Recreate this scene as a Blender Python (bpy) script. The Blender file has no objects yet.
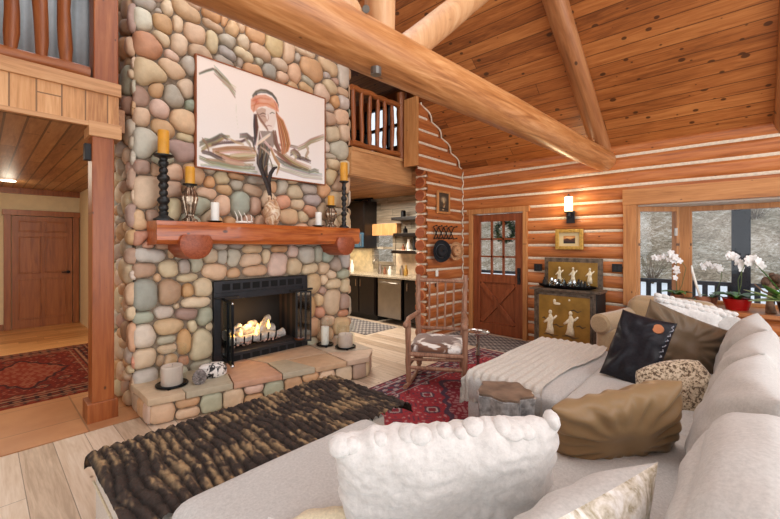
import bpy, bmesh, math, random
import numpy as np
from mathutils import Vector, Matrix, noise, Euler
R = math.radians
PI = math.pi
sc = bpy.context.scene
C = sc.collection

# ------------------------------------------------------------------ camera
F = 381.5; HOR = 244.0; CH = 1.51; TH = R(42.9)
cam_d = bpy.data.cameras.new('camera'); cam = bpy.data.objects.new('camera', cam_d); C.objects.link(cam)
cam_d.sensor_width = 36; cam_d.lens = 36*F/780; cam_d.shift_y = -(259.5-HOR)/780
cam_d.clip_start = .02; cam_d.clip_end = 200
cam.location = (0, 0, CH); cam.rotation_euler = (PI/2, 0, TH-PI/2)
sc.camera = cam

# ------------------------------------------------------------------ world, lights, exposure
w = bpy.data.worlds.new('overcast_sky'); sc.world = w; w.use_nodes = True
bg = w.node_tree.nodes['Background']; bg.inputs[0].default_value = (.86, .93, 1, 1); bg.inputs[1].default_value = .85
sc.view_settings.view_transform = 'Standard'; sc.view_settings.look = 'None'
sc.view_settings.exposure = .42; sc.view_settings.gamma = 1; sc.view_settings.use_curve_mapping = False
sc.cycles.max_bounces = 6; sc.cycles.diffuse_bounces = 4; sc.cycles.transparent_max_bounces = 16
sc.cycles.sample_clamp_indirect = 6
sc.cycles.use_denoising = True

def area(name, loc, rot, sx, sy, power, col=(1, .97, .93)):
    d = bpy.data.lights.new(name, 'AREA'); d.shape = 'RECTANGLE'; d.size = sx; d.size_y = sy; d.energy = power; d.color = col
    o = bpy.data.objects.new(name, d); o.location = loc; o.rotation_euler = rot; C.objects.link(o); return o
def point(name, loc, power, col, r=.05):
    d = bpy.data.lights.new(name, 'POINT'); d.energy = power; d.color = col; d.shadow_soft_size = r
    o = bpy.data.objects.new(name, d); o.location = loc; C.objects.link(o); return o
# added fill lights behind the camera, at the unseen gable end and side wall
area('gable_fill', (1.6, -3.45, 2.7), (R(84), 0, 0), 7.0, 4.2, 240, (.91, .96, 1))
area('ridge_fill', (1.9, .6, 5.3), (0, 0, 0), 2.2, 6.5, 140, (.93, .97, 1))  # added overhead fill under the ridge; the roof has no skylight
area('side_fill', (-2.55, 0.6, 2.0), (R(82), 0, R(-90)), 5.0, 2.6, 50, (.91, .96, 1))
area('kitchen_ceiling_light', (4.6, 5.3, 2.36), (0, 0, 0), 1.2, 1.2, 62, (1, .9, .76))
area('hall_ceiling_light', (.1, 6.4, 2.44), (0, 0, 0), 1.6, 2.6, 34, (1, .88, .7))
area('loft_fill', (-.6, 5.3, 5.0), (0, 0, 0), 3, 1.4, 30, (.9, .95, 1))  # added fill that brightens the loft curtain, no fixture there

# ------------------------------------------------------------------ projection helper: pixel + a known plane -> world point
def ray(u, v):
    return (F*math.cos(TH)+(u-390)*math.sin(TH), F*math.sin(TH)-(u-390)*math.cos(TH), HOR-v)
def P(u, v, X=None, Y=None, Z=None, D=None):
    a, b, c = ray(u, v)
    t = X/a if X is not None else Y/b if Y is not None else (Z-CH)/c if Z is not None else D/F
    return Vector((a*t, b*t, CH+c*t))

# ------------------------------------------------------------------ colours
def s2l(c):
    c = c/255.
    return c/12.92 if c <= .04045 else ((c+.055)/1.055)**2.4
def K(r, g, b): return (s2l(r), s2l(g), s2l(b), 1)

# ------------------------------------------------------------------ node helper
class NT:
    def __init__(s, name):
        s.mat = bpy.data.materials.new(name); s.mat.use_nodes = True
        s.t = s.mat.node_tree; s.b = s.t.nodes['Principled BSDF']; s.out = s.t.nodes['Material Output']
    def put(s, sock, v):
        if isinstance(v, bpy.types.NodeSocket): s.t.links.new(v, sock)
        else: sock.default_value = v
    def n(s, typ, ins=(), **kw):
        nd = s.t.nodes.new('ShaderNode'+typ)
        for k, v in kw.items(): setattr(nd, k, v)
        it = ins.items() if isinstance(ins, dict) else enumerate(ins)
        for k, v in it:
            if v is not None: s.put(nd.inputs[k], v)
        return nd
    def m(s, op, a, b=None, c=None): return s.n('Math', [a, b, c], operation=op).outputs[0]
    def ramp(s, fac, stops, interp='LINEAR'):
        nd = s.t.nodes.new('ShaderNodeValToRGB'); cr = nd.color_ramp; cr.interpolation = interp
        while len(cr.elements) < len(stops): cr.elements.new(.5)
        for e, (p, c) in zip(cr.elements, stops): e.position = p; e.color = c
        s.put(nd.inputs[0], fac); return nd.outputs[0]
    def mix(s, fac, a, b, blend='MIX'):
        nd = s.t.nodes.new('ShaderNodeMix'); nd.data_type = 'RGBA'; nd.blend_type = blend
        s.put(nd.inputs[0], fac); s.put(nd.inputs[6], a); s.put(nd.inputs[7], b); return nd.outputs[2]
    def noise(s, vec, scale, detail=3, rough=.55, dist=0):
        return s.n('TexNoise', {'Vector': vec, 'Scale': scale, 'Detail': detail, 'Roughness': rough, 'Distortion': dist}).outputs[0]
    def co(s, which='Object'): return s.n('TexCoord').outputs[which]
    def bump(s, h, strength=.3, dist=.01):
        s.put(s.b.inputs['Normal'], s.n('Bump', {'Height': h, 'Strength': strength, 'Distance': dist}).outputs[0])
    def fin(s, col=None, rough=None, metal=None, sheen=None, coat=None, spec=None):
        if col is not None: s.put(s.b.inputs['Base Color'], col)
        if rough is not None: s.put(s.b.inputs['Roughness'], rough)
        if metal is not None: s.put(s.b.inputs['Metallic'], metal)
        if sheen is not None: s.put(s.b.inputs['Sheen Weight'], sheen)
        if coat is not None: s.put(s.b.inputs['Coat Weight'], coat)
        if spec is not None: s.put(s.b.inputs['Specular IOR Level'], spec)
        return s.mat

def plain(name, c, rough=.5, metal=0, var=.12, scale=12, bump=0, sheen=None, coat=None):
    q = NT(name); v = q.noise(q.co(), scale, 4)
    d = tuple(x*(1-var*1.6) for x in c[:3])+(1,); l = tuple(min(1, x*(1+var)) for x in c[:3])+(1,)
    q.fin(q.ramp(v, [(.3, d), (.7, l)]), rough, metal, sheen, coat)
    if bump: q.bump(v, bump, .01)
    return q.mat

def wood(name, dark, mid, light, along=0, plank=None, across=1, board=3.0, rough=.45, knots=.6, tint=.5, grain=1.0, seam=.03, coat=None, knotcol=(60, 32, 16), kscale=2.2):
    q = NT(name); sep = q.n('SeparateXYZ', [q.co()]); A = [sep.outputs[i] for i in range(3)]
    al = A[along]; ac = A[across]; oth = A[3-along-across]
    rnd = .5
    if plank:
        f = q.m('DIVIDE', ac, plank); idx = q.m('FLOOR', f)
        r1 = q.n('TexWhiteNoise', {'W': idx}, noise_dimensions='1D').outputs[0]
        al2 = q.m('ADD', al, q.m('MULTIPLY', r1, 17.3))
        bi = q.m('FLOOR', q.m('DIVIDE', al2, board))
        r2 = q.n('TexWhiteNoise', {'Vector': q.n('CombineXYZ', [idx, bi, 0]).outputs[0]}, noise_dimensions='3D').outputs[0]
        rnd = r2
        al = q.m('ADD', al2, q.m('MULTIPLY', r2, 9.1))
        fr = q.m('FRACT', f); e = q.m('MINIMUM', fr, q.m('SUBTRACT', 1, fr))
        fb = q.m('FRACT', q.m('DIVIDE', al2, board)); eb = q.m('MULTIPLY', q.m('MINIMUM', fb, q.m('SUBTRACT', 1, fb)), board/plank)
        e = q.m('MINIMUM', e, eb)
        sm = q.m('LESS_THAN', e, seam)
    v = q.n('CombineXYZ', [q.m('MULTIPLY', al, .9*grain), q.m('MULTIPLY', ac, 11*grain), q.m('MULTIPLY', oth, 11*grain)]).outputs[0]
    g = q.noise(v, 1.6, 5, .6, 1.2)
    g2 = q.noise(v, 6, 3, .6, .4)
    gg = q.m('ADD', q.m('MULTIPLY', g, .7), q.m('MULTIPLY', g2, .3))
    if plank: gg = q.m('ADD', gg, q.m('MULTIPLY', q.m('SUBTRACT', rnd, .5), tint*.45))
    col = q.ramp(gg, [(.3, dark), (.5, mid), (.72, light)])
    if knots:
        kv = q.n('CombineXYZ', [q.m('MULTIPLY', al, 1.5), q.m('MULTIPLY', ac, 2.6), 0]).outputs[0]
        vo = q.n('TexVoronoi', {'Vector': kv, 'Scale': kscale, 'Randomness': 1.0}, voronoi_dimensions='2D')
        rc = q.n('SeparateColor', [vo.outputs['Color']]).outputs[0]
        rad = q.m('MULTIPLY', q.m('SUBTRACT', rc, 1-knots), .26)
        kf = q.n('MapRange', {0: q.m('SUBTRACT', rad, vo.outputs['Distance']), 1: -.012, 2: .03, 3: 0, 4: 1}).outputs[0]
        col = q.mix(q.m('MULTIPLY', kf, .85), col, K(*knotcol))
    h = gg
    if plank:
        col = q.mix(q.m('MULTIPLY', sm, .75), col, tuple(x*.28 for x in dark[:3])+(1,))
        h = q.m('SUBTRACT', q.m('MULTIPLY', gg, .3), sm)
    q.fin(col, rough, coat=coat); q.bump(h, .25, .008)
    return q.mat

# ------------------------------------------------------------------ mesh helper
class MB:
    def __init__(s): s.v = []; s.f = []; s.mi = []; s.c = []; s.cur = 0; s.col = (1, 1, 1, 1); s.M = None
    def addv(s, p):
        p = Vector(p)
        if s.M is not None: p = s.M @ p
        s.v.append(tuple(p)); s.c.append(s.col); return len(s.v)-1
    def face(s, idx): s.f.append(tuple(idx)); s.mi.append(s.cur)
    def box(s, lo, hi, M=None):
        a = [(x, y, z) for x in (lo[0], hi[0]) for y in (lo[1], hi[1]) for z in (lo[2], hi[2])]
        i = [s.addv(M @ Vector(p) if M else p) for p in a]
        for q in ((0, 1, 3, 2), (4, 6, 7, 5), (0, 4, 5, 1), (2, 3, 7, 6), (0, 2, 6, 4), (1, 5, 7, 3)): s.face([i[k] for k in q])
        return s
    def bar(s, p0, p1, wd, ht, up=(0, 0, 1)):
        p0 = Vector(p0); p1 = Vector(p1); d = p1-p0; L = d.length; z = d.normalized(); x = Vector(up).cross(z)
        if x.length < 1e-4: x = Vector((1, 0, 0))
        x.normalize(); y = z.cross(x)
        M = Matrix((x, y, z)).transposed().to_4x4(); M.translation = p0
        return s.box((-wd/2, -ht/2, 0), (wd/2, ht/2, L), M)
    def tube(s, pts, r, n=10, cap=True, closed=False, dome=False):
        pts = [Vector(p) for p in pts]; N = len(pts)
        if not hasattr(r, '__len__'): r = [r]*N
        prev = None; rings = []
        for k in range(N):
            if closed: d = pts[(k+1) % N]-pts[k-1]
            else: d = pts[min(k+1, N-1)]-pts[max(k-1, 0)]
            d.normalize()
            if prev is None:
                x = d.orthogonal().normalized()
            else:
                x = prev-d*prev.dot(d)
                x = x.normalized() if x.length > 1e-5 else d.orthogonal().normalized()
            prev = x; y = d.cross(x)
            rings.append([s.addv(pts[k]+(x*math.cos(2*PI*j/n)+y*math.sin(2*PI*j/n))*r[k]) for j in range(n)])
        for k in range(N if closed else N-1):
            a = rings[k]; b = rings[(k+1) % N]
            for j in range(n): s.face((a[j], a[(j+1) % n], b[(j+1) % n], b[j]))
        if cap and not closed: s.face(rings[0][::-1]); s.face(rings[-1])
        return s
    def cyl(s, p0, p1, r0, r1=None, n=16): return s.tube([p0, p1], [r0, r0 if r1 is None else r1], n)
    def lathe(s, prof, c=(0, 0, 0), n=24, lobes=0, lamp=0):
        c = Vector(c); rings = []
        for r, z in prof:
            rings.append([s.addv(c+Vector((math.cos(2*PI*j/n)*r*(1+lamp*math.cos(lobes*2*PI*j/n)), math.sin(2*PI*j/n)*r*(1+lamp*math.cos(lobes*2*PI*j/n)), z))) for j in range(n)])
        for a, b in zip(rings[:-1], rings[1:]):
            for j in range(n): s.face((a[j], a[(j+1) % n], b[(j+1) % n], b[j]))
        if prof[0][0] > 1e-5: s.face(rings[0][::-1])
        if prof[-1][0] > 1e-5: s.face(rings[-1])
        return s
    def ball(s, c, r, n=12, m=8, M=None):
        c = Vector(c)
        if not hasattr(r, '__len__'): r = (r, r, r)
        rings = []
        for i in range(m+1):
            a = PI*i/m
            rings.append([s.addv(c+(M @ Vector((r[0]*math.sin(a)*math.cos(2*PI*j/n), r[1]*math.sin(a)*math.sin(2*PI*j/n), r[2]*math.cos(a))) if M else Vector((r[0]*math.sin(a)*math.cos(2*PI*j/n), r[1]*math.sin(a)*math.sin(2*PI*j/n), r[2]*math.cos(a))))) for j in range(n)])
        for a, b in zip(rings[:-1], rings[1:]):
            for j in range(n): s.face((a[j], b[j], b[(j+1) % n], a[(j+1) % n]))
        return s
    def prism(s, poly, z0, z1):
        a = [s.addv((x, y, z0)) for x, y in poly]; b = [s.addv((x, y, z1)) for x, y in poly]; n = len(poly)
        s.face(a[::-1]); s.face(b)
        for j in range(n): s.face((a[j], a[(j+1) % n], b[(j+1) % n], b[j]))
        return s
    def grid(s, nu, nv, fn):
        idx = [[s.addv(fn(i/nu, j/nv)) for j in range(nv+1)] for i in range(nu+1)]
        for i in range(nu):
            for j in range(nv): s.face((idx[i][j], idx[i+1][j], idx[i+1][j+1], idx[i][j+1]))
        return idx
    def build(s, name, mats, parent=None, smooth=False, bevel=0, weld=False, loc=None, subd=0, solid=0):
        me = bpy.data.meshes.new(name); me.from_pydata(s.v, [], s.f)
        if not isinstance(mats, (list, tuple)): mats = [mats]
        for m_ in mats: me.materials.append(m_)
        if len(mats) > 1: me.polygons.foreach_set('material_index', s.mi)
        if any(c != (1, 1, 1, 1) for c in s.c[:1]+s.c[-1:]):
            at = me.color_attributes.new('Col', 'FLOAT_COLOR', 'POINT'); at.data.foreach_set('color', np.array(s.c, dtype=np.float32).ravel())
        bm = bmesh.new(); bm.from_mesh(me)
        if weld: bmesh.ops.remove_doubles(bm, verts=bm.verts, dist=1e-5)
        bmesh.ops.recalc_face_normals(bm, faces=bm.faces)
        if bevel:
            bmesh.ops.bevel(bm, geom=[e for e in bm.edges if len(e.link_faces) == 2 and e.calc_face_angle(0) > .6], offset=bevel, segments=2, affect='EDGES', profile=.6)
        bm.to_mesh(me); bm.free()
        if smooth is True: me.shade_smooth()
        elif smooth:
            me.shade_smooth(); me.set_sharp_from_angle(angle=smooth)
        o = bpy.data.objects.new(name, me); C.objects.link(o)
        if parent is not None: o.parent = parent
        if loc is not None: o.location = loc
        if solid:
            md = o.modifiers.new('thick', 'SOLIDIFY'); md.thickness = solid; md.offset = 0
        if subd:
            md = o.modifiers.new('smooth', 'SUBSURF'); md.levels = subd; md.render_levels = subd
        return o
SH = R(35)

def tag(o, label=None, cat=None, group=None, kind=None):
    if label: o['label'] = label
    if cat: o['category'] = cat
    if group: o['group'] = group
    if kind: o['kind'] = kind
    return o
def struct(o): o['kind'] = 'structure'; return o
def thing(name, label, cat, loc=(0, 0, 0), rz=0, group=None):
    o = bpy.data.objects.new(name, None); C.objects.link(o); o.location = loc; o.rotation_euler = (0, 0, rz); o.empty_display_size = .1
    return tag(o, label, cat, group)
def copy_tree(o, parent=None):
    c = o.copy(); C.objects.link(c); c.parent = parent
    for ch in list(o.children): copy_tree(ch, c)
    return c
def nz(x, y, z=0, s=1): return noise.noise(Vector((x*s, y*s, z*s)))

# ------------------------------------------------------------------ materials
M = {}
M['ceiling'] = wood('pine_ceiling_boards', K(116, 64, 28), K(164, 98, 48), K(194, 128, 70), along=1, plank=.125, across=0, board=6, knots=.62, tint=.6, seam=.032, rough=.42, kscale=2.9)
M['hall_ceiling'] = wood('hall_ceiling_boards', K(132, 88, 54), K(164, 116, 74), K(186, 140, 94), along=1, plank=.13, across=0, board=4, knots=.4, tint=.5, seam=.06)
M['log'] = wood('lacquered_wall_log', K(134, 72, 32), K(182, 108, 56), K(206, 136, 80), along=1, across=2, knots=.35, grain=.7, rough=.4)
M['log_x'] = wood('lacquered_wall_log_side', K(130, 68, 32), K(176, 102, 54), K(200, 130, 76), along=0, across=2, knots=.35, grain=.7, rough=.4)
M['log_end'] = wood('log_end_grain', K(112, 52, 26), K(146, 72, 38), K(166, 90, 52), along=1, across=2, knots=0, grain=1.2, rough=.5)
M['beam'] = wood('honey_log_beam', K(176, 104, 48), K(212, 146, 82), K(232, 176, 116), along=0, across=2, knots=.3, grain=.55, rough=.4, tint=0)
M['rafter'] = wood('honey_log_rafter', K(124, 76, 42), K(160, 104, 62), K(186, 134, 90), along=0, across=1, knots=.4, grain=.6, rough=.42)
M['strut'] = wood('pale_log_brace', K(168, 116, 74), K(196, 148, 104), K(214, 176, 136), along=2, across=1, knots=.45, grain=.5, rough=.45)
M['post'] = wood('reddish_timber_post', K(106, 52, 20), K(148, 78, 32), K(172, 104, 54), along=2, across=0, knots=.3, grain=.6, rough=.4)
M['railwood'] = wood('reddish_rail_log', K(110, 58, 26), K(152, 86, 42), K(176, 112, 62), along=0, across=2, knots=.3, grain=.7, rough=.4)
M['railwood_z'] = wood('reddish_baluster_log', K(108, 56, 26), K(146, 82, 42), K(172, 108, 62), along=2, across=0, knots=.3, grain=.9, rough=.4)
M['fascia'] = wood('pale_pine_fascia', K(172, 116, 66), K(206, 150, 94), K(224, 174, 122), along=2, plank=.15, across=0, board=3, knots=.4, tint=.7, seam=.035)
M['trimwood'] = wood('honey_pine_trim', K(156, 100, 54), K(190, 130, 76), K(208, 154, 100), along=1, across=2, knots=.3, grain=.7)
M['trimwood_x'] = wood('honey_pine_trim_x', K(162, 108, 66), K(198, 146, 96), K(216, 168, 120), along=0, across=2, knots=.3, grain=.7)
M['trimwood_z'] = wood('honey_pine_trim_upright', K(156, 100, 54), K(190, 130, 76), K(208, 154, 100), along=2, across=1, knots=.3, grain=.7)
M['door'] = wood('red_brown_door_wood', K(100, 48, 24), K(138, 72, 40), K(160, 92, 56), along=2, across=1, knots=.1, grain=.8, rough=.35)
M['hall_door'] = wood('brown_hall_door_wood', K(118, 64, 30), K(150, 88, 44), K(170, 106, 58), along=2, across=0, knots=.1, grain=.8, rough=.38)
M['mantel'] = wood('orange_mantel_timber', K(116, 50, 18), K(174, 88, 36), K(206, 124, 64), along=0, across=2, knots=.35, grain=.9, rough=.32, coat=.3)
M['mantel_end'] = wood('mantel_end_grain', K(110, 48, 24), K(150, 74, 42), K(176, 98, 64), along=1, across=2, knots=0, grain=1.5)
M['floor'] = wood('bleached_oak_floor', K(176, 152, 128), K(206, 184, 160), K(224, 208, 190), along=1, plank=.19, across=0, board=2.2, knots=.25, tint=.7, seam=.012, rough=.4, knotcol=(120, 90, 64))
M['gold_floor'] = wood('golden_hall_floor', K(160, 100, 48), K(202, 142, 84), K(222, 168, 112), along=0, plank=.12, across=1, board=1.6, knots=.2, tint=.5, seam=.02, rough=.35)
M['chink'] = plain('white_chinking', K(222, 208, 186), .85, var=.1, scale=30, bump=.3)
M['beige'] = plain('beige_plaster', K(222, 200, 160), .9, var=.04)
M['white_wall'] = plain('pale_plaster', K(206, 204, 200), .9, var=.04)
M['black'] = plain('black_metal', K(44, 44, 48), .42, .3, var=.2)
M['blackmatte'] = plain('matte_black', K(20, 20, 21), .6, 0, var=.2)
M['iron'] = plain('dark_iron', K(38, 38, 40), .35, .9, var=.2)
M['steel'] = plain('brushed_steel', K(176, 168, 158), .32, .95, var=.1, scale=4)
M['chrome'] = plain('polished_metal', K(205, 205, 205), .15, 1, var=.05)
M['darkcab'] = plain('espresso_cabinet', K(26, 18, 15), .3, 0, var=.25)
M['counter'] = plain('granite_counter', K(178, 164, 142), .25, 0, var=.5, scale=60)
M['candle_y'] = plain('amber_wax', K(222, 158, 52), .45, 0, var=.08)
M['candle_w'] = plain('white_wax', K(240, 236, 226), .5, 0, var=.03)
M['candle_p'] = plain('pale_pink_wax', K(214, 196, 184), .5, 0, var=.03)
M['mortar'] = plain('mortar', K(132, 116, 98), .95, var=.25, scale=25, bump=.5)
M['leaf'] = plain('green_leaf', K(70, 118, 40), .4, var=.3, scale=15)
M['leaf_dark'] = plain('dark_green_leaf', K(44, 84, 34), .4, var=.3, scale=15)
M['stem'] = plain('green_stem', K(92, 112, 58), .5, var=.2)
M['petal'] = plain('white_petal', K(244, 242, 240), .6, var=.04)
M['terracotta'] = plain('brown_clay', K(136, 84, 56), .7, var=.2)
M['redpot'] = plain('glossy_red_pot', K(178, 22, 24), .2, var=.1)
M['drift'] = plain('driftwood', K(150, 122, 98), .8, var=.3, scale=20, bump=.4)
M['gold'] = plain('gilt_frame', K(206, 166, 84), .35, .5, var=.2, scale=30)
M['snow'] = plain('snow', K(238, 242, 248), .9, var=.03, scale=1)
M['denim'] = plain('dark_grey_railing', K(62, 66, 74), .7, var=.15)
M['bolt'] = plain('grey_bolt_steel', K(120, 116, 110), .4, .8)
def glass(name, tint=(1, 1, 1, 1), gl=.07, rough=.02):
    q = NT(name); tr = q.n('BsdfTransparent', [tint]); g = q.n('BsdfGlossy', {'Color': (1, 1, 1, 1), 'Roughness': rough})
    mx = q.n('MixShader', [gl, tr.outputs[0], g.outputs[0]]); q.t.links.new(mx.outputs[0], q.out.inputs[0]); return q.mat
M['glass'] = glass('window_glass', gl=.015)
M['glass_d'] = glass('hurricane_glass', (.97, .985, .98, 1), .05, .03)
def emis(name, col, st):
    q = NT(name); q.fin(col, .5); q.put(q.b.inputs['Emission Color'], col); q.put(q.b.inputs['Emission Strength'], st); return q.mat
M['flame'] = emis('flame', K(255, 190, 90), 5)
M['lamp'] = emis('lamp_glass_glow', K(255, 226, 170), 5)
M['canlight'] = emis('recessed_lamp_glow', K(255, 240, 214), 6)
def colattr(name, rough=.8, nscale=18, namt=.25, bump=.3, spec=None, bdist=.01):
    q = NT(name); a = q.n('Attribute', attribute_name='Col').outputs['Color']
    nv = q.noise(q.co(), nscale, 5, .6)
    c = q.mix(namt, a, q.ramp(nv, [(.3, (.25, .22, .2, 1)), (.75, (1, 1, 1, 1))]), 'MULTIPLY')
    q.fin(c, rough, spec=spec)
    if bump: q.bump(nv, bump, bdist)
    return q.mat
M['stone'] = colattr('river_stone', .62, 11, .3, .6, bdist=.012)
M['paint'] = colattr('painted_canvas', .6, 60, .04, .1)
M['rug'] = colattr('woven_wool', .95, 120, .35, .4, spec=.1)
def cloth(name, c, rough=.9, scale=90, var=.12, sheen=.25, bump=.35, big=.1):
    q = NT(name); n1 = q.noise(q.co(), scale, 3, .7); n2 = q.noise(q.co(), 3.5, 3)
    d = tuple(x*(1-var*1.5) for x in c[:3])+(1,); l = tuple(min(1, x*(1+var)) for x in c[:3])+(1,)
    col = q.ramp(n1, [(.3, d), (.7, l)])
    col = q.mix(big, col, q.ramp(n2, [(.35, d), (.65, l)]))
    q.fin(col, rough, sheen=sheen, spec=.2); q.bump(n1, bump, .004); return q.mat
M['sofa'] = cloth('light_grey_linen', K(193, 191, 187))
M['sofa2'] = cloth('pale_grey_linen', K(190, 187, 182), var=.1, scale=80)
M['bench'] = cloth('cream_upholstery', K(205, 196, 184))
M['furwhite'] = cloth('white_faux_fur', K(212, 208, 203), scale=45, var=.1, sheen=.6, bump=.9)
M['knit'] = cloth('cream_knit', K(202, 196, 186), scale=55, bump=.9)
M['tan'] = cloth('tan_velvet', K(178, 154, 120), sheen=.5)
M['cream'] = cloth('cream_cotton', K(214, 200, 170))
M['satin'] = cloth('bronze_satin', K(146, 120, 86), rough=.3, sheen=.1, bump=.05, var=.06, scale=20, big=.3)
M['satin_d'] = cloth('dark_bronze_satin', K(108, 90, 70), rough=.38, sheen=.1, bump=.05, var=.1, scale=20, big=.3)
M['leather'] = cloth('black_leather', K(34, 34, 40), rough=.38, sheen=0, bump=.25, var=.3, scale=60)
M['copper'] = plain('tan_leather_patch', K(196, 124, 80), .5)
M['rock'] = wood('rustic_stick_wood', K(100, 66, 50), K(148, 106, 82), K(178, 138, 112), along=2, across=0, knots=.4, grain=1.2, rough=.6)
# ================================================================== STRUCTURE
XB = 5.87; YL = 3.70; YP = 4.02; YF = 4.10
RX0 = 1.6; RS = .74; RZ = 2.83
def roof(x): return RZ+RS*(XB-x) if x > RX0 else RZ+RS*(XB-RX0)-RS*(RX0-x)
# floors
struct(MB().box((-2.7, -3.6, -.1), (6.0, 3.86, 0)).build('floor', M['floor']))
struct(MB().box((-2.7, 3.86, -.1), (1.4, 9.6, .002)).build('floor_hall', M['gold_floor']))
struct(MB().box((1.4, 3.86, -.1), (6.0, 8.0, 0)).build('floor_kitchen', M['floor']))
q = NT('terracotta_tiles')
tv = q.n('TexBrick', {'Vector': q.co(), 'Scale': 1, 'Color1': K(176, 118, 76), 'Color2': K(196, 140, 96), 'Mortar': K(120, 84, 58), 'Mortar Size': .006, 'Brick Width': .6, 'Row Height': .6, 'Bias': 0}, offset=0)
q.fin(q.mix(.35, tv.outputs[0], q.ramp(q.noise(q.co(), 3, 5), [(.3, K(150, 96, 60)), (.7, K(206, 156, 112))])), .3)
struct(MB().box((-2.7, 3.86, 0), (1.36, 5.35, .008)).build('trim_1', q.mat))['label'] = 'terracotta tile entry strip'
# main roof underside
mb = MB()
for a, b, y1 in ((RX0, XB+.1, 3.74), (-2.75, RX0, 3.74)):
    v = [mb.addv(p) for p in ((a, -3.6, roof(a)), (b, -3.6, roof(b)), (b, y1, roof(b)), (a, y1, roof(a)), (a, -3.6, roof(a)+.15), (b, -3.6, roof(b)+.15), (b, y1, roof(b)+.15), (a, y1, roof(a)+.15))]
    for f in ((0, 1, 2, 3), (4, 5, 6, 7), (0, 1, 5, 4), (3, 2, 6, 7), (0, 3, 7, 4), (1, 2, 6, 5)): mb.face([v[i] for i in f])
struct(mb.build('ceiling', M['ceiling']))
# dormer ceiling over the loft, its end wall and window
mb = MB(); zz = lambda x: 6.05-.328*(x-RX0) if x > RX0 else 6.05-RS*(RX0-x)
for a, b in ((RX0, 6.0), (-2.75, RX0)):
    v = [mb.addv(p) for p in ((a, 3.74, zz(a)), (b, 3.74, zz(b)), (b, 9.6, zz(b)), (a, 9.6, zz(a)), (a, 3.74, zz(a)+.12), (b, 3.74, zz(b)+.12), (b, 9.6, zz(b)+.12), (a, 9.6, zz(a)+.12))]
    for f in ((0, 1, 2, 3), (4, 5, 6, 7), (0, 1, 5, 4), (3, 2, 6, 7), (0, 3, 7, 4), (1, 2, 6, 5)): mb.face([v[i] for i in f])
struct(mb.build('ceiling_loft', M['ceiling']))
# unseen panel above the room's roof edge, added to stop sky light leaking in
mb = MB(); v = [mb.addv(p) for p in ((RX0, 3.76, roof(RX0)+.1), (6, 3.76, roof(6)+.1), (6, 3.76, zz(6)+.1))]
v2 = [mb.addv((x, y+.05, z)) for x, y, z in [mb.v[i] for i in v]]
mb.face(v); mb.face(v2[::-1])
for i in range(3): mb.face((v[i], v[(i+1) % 3], v2[(i+1) % 3], v2[i]))
struct(mb.build('wall_light_seal', M['ceiling']))
# plain outer walls behind the camera, with tall window openings
mb = MB()
for lo, hi in (((-2.75, -3.75, 0), (6, -3.6, .5)), ((-2.75, -3.75, .5), (-1.8, -3.6, 3)), ((5, -3.75, .5), (6, -3.6, 3))): mb.box(lo, hi)
v = [mb.addv(p) for p in ((-2.75, -3.65, roof(-2.7)), (RX0, -3.65, roof(RX0)), (6, -3.65, roof(6)))]; mb.box((-2.75, -3.75, roof(6)-.02), (6, -3.6, roof(6)+.15)); mb.face(v)
struct(mb.build('wall_back', M['trimwood_x']))
mb = MB()
for lo, hi in (((-2.85, -3.75, 0), (-2.7, 3.8, .6)), ((-2.85, -3.75, .6), (-2.7, -2.6, 2.9)), ((-2.85, 3.2, .6), (-2.7, 9.6, 5)), ((-2.85, 3.2, 0), (-2.7, 9.6, .6))): mb.box(lo, hi)
struct(mb.build('wall_left', M['beige']))

# ------------------------------------------------------------------ log walls
CHZ = [2.69-.2*i for i in range(14)]
def log_rows(mb, rows, ax, plane, sign, cut, bulge=.034, ch=.030, skipchink=()):
    # ax 1: wall at X=plane, logs run along Y ; ax 0: wall at Y=plane, logs run along X. front faces toward -sign
    def pt(a, d, z): return (plane-d, a, z) if ax == 1 else (a, plane-d, z)
    for (z0, z1) in rows:
        zm = (z0+z1)/2
        for (a0, a1) in cut(zm):
            n = max(2, int((a1-a0)/.22)); sd = z0*7.1+ax*3
            mb.cur = 0
            K8 = 9
            wob = lambda a, z: .006*nz(a, z*5+sd, 3.3, 1.4)
            def fn(s, t):
                a = a0+(a1-a0)*s; z = z0+ch/2+wob(a, z0)+(z1-z0-ch+wob(a, z1)-wob(a, z0))*t
                d = bulge*(math.sin(PI*t)**.55)*(1+.12*nz(a, sd, 0, .9))
                return pt(a, d, z)
            mb.grid(n, K8, fn)
            mb.cur = 1
            def fc(s, t):
                a = a0+(a1-a0)*s; z = z0-ch*.62+wob(a, z0)+ch*1.24*t
                return pt(a, .004+.008*math.sin(PI*t), z)
            mb.grid(n, 3, fc)
# wall with the entry door and bay window
DY0, DY1 = 2.56, 3.45
def cutB(z):
    segs = [(-3.6, 3.78)]
    def sub(segs, a, b):
        o = []
        for s, e in segs:
            if b <= s or a >= e: o.append((s, e)); continue
            if s < a: o.append((s, a))
            if e > b: o.append((b, e))
        return o
    if z < 2.1: segs = sub(segs, DY0-.04, DY1+.04)
    if .74 < z < 2.2: segs = sub(segs, -2.3, 1.14)
    return segs
rows = [(CHZ[i+1], CHZ[i]) for i in range(len(CHZ)-1)]+[(2.69, 2.86)]
mb = MB(); log_rows(mb, rows, 1, XB, 1, cutB)
mb.cur = 0   # backing slab, outside face
for lo, hi in (((XB+.002, -3.6, 2.06), (XB+.16, 3.9, 2.95)), ((XB+.002, 1.2, 0), (XB+.16, DY0-.04, 2.06)), ((XB+.002, DY1+.04, 0), (XB+.16, 3.9, 2.06)), ((XB+.002, -3.6, 0), (XB+.16, 1.2, .7)), ((XB+.002, -3.6, .7), (XB+.16, -2.3, 2.06))): mb.box(lo, hi)
struct(mb.build('wall_right', [M['log'], M['chink']], smooth=SH, weld=False))
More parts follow.
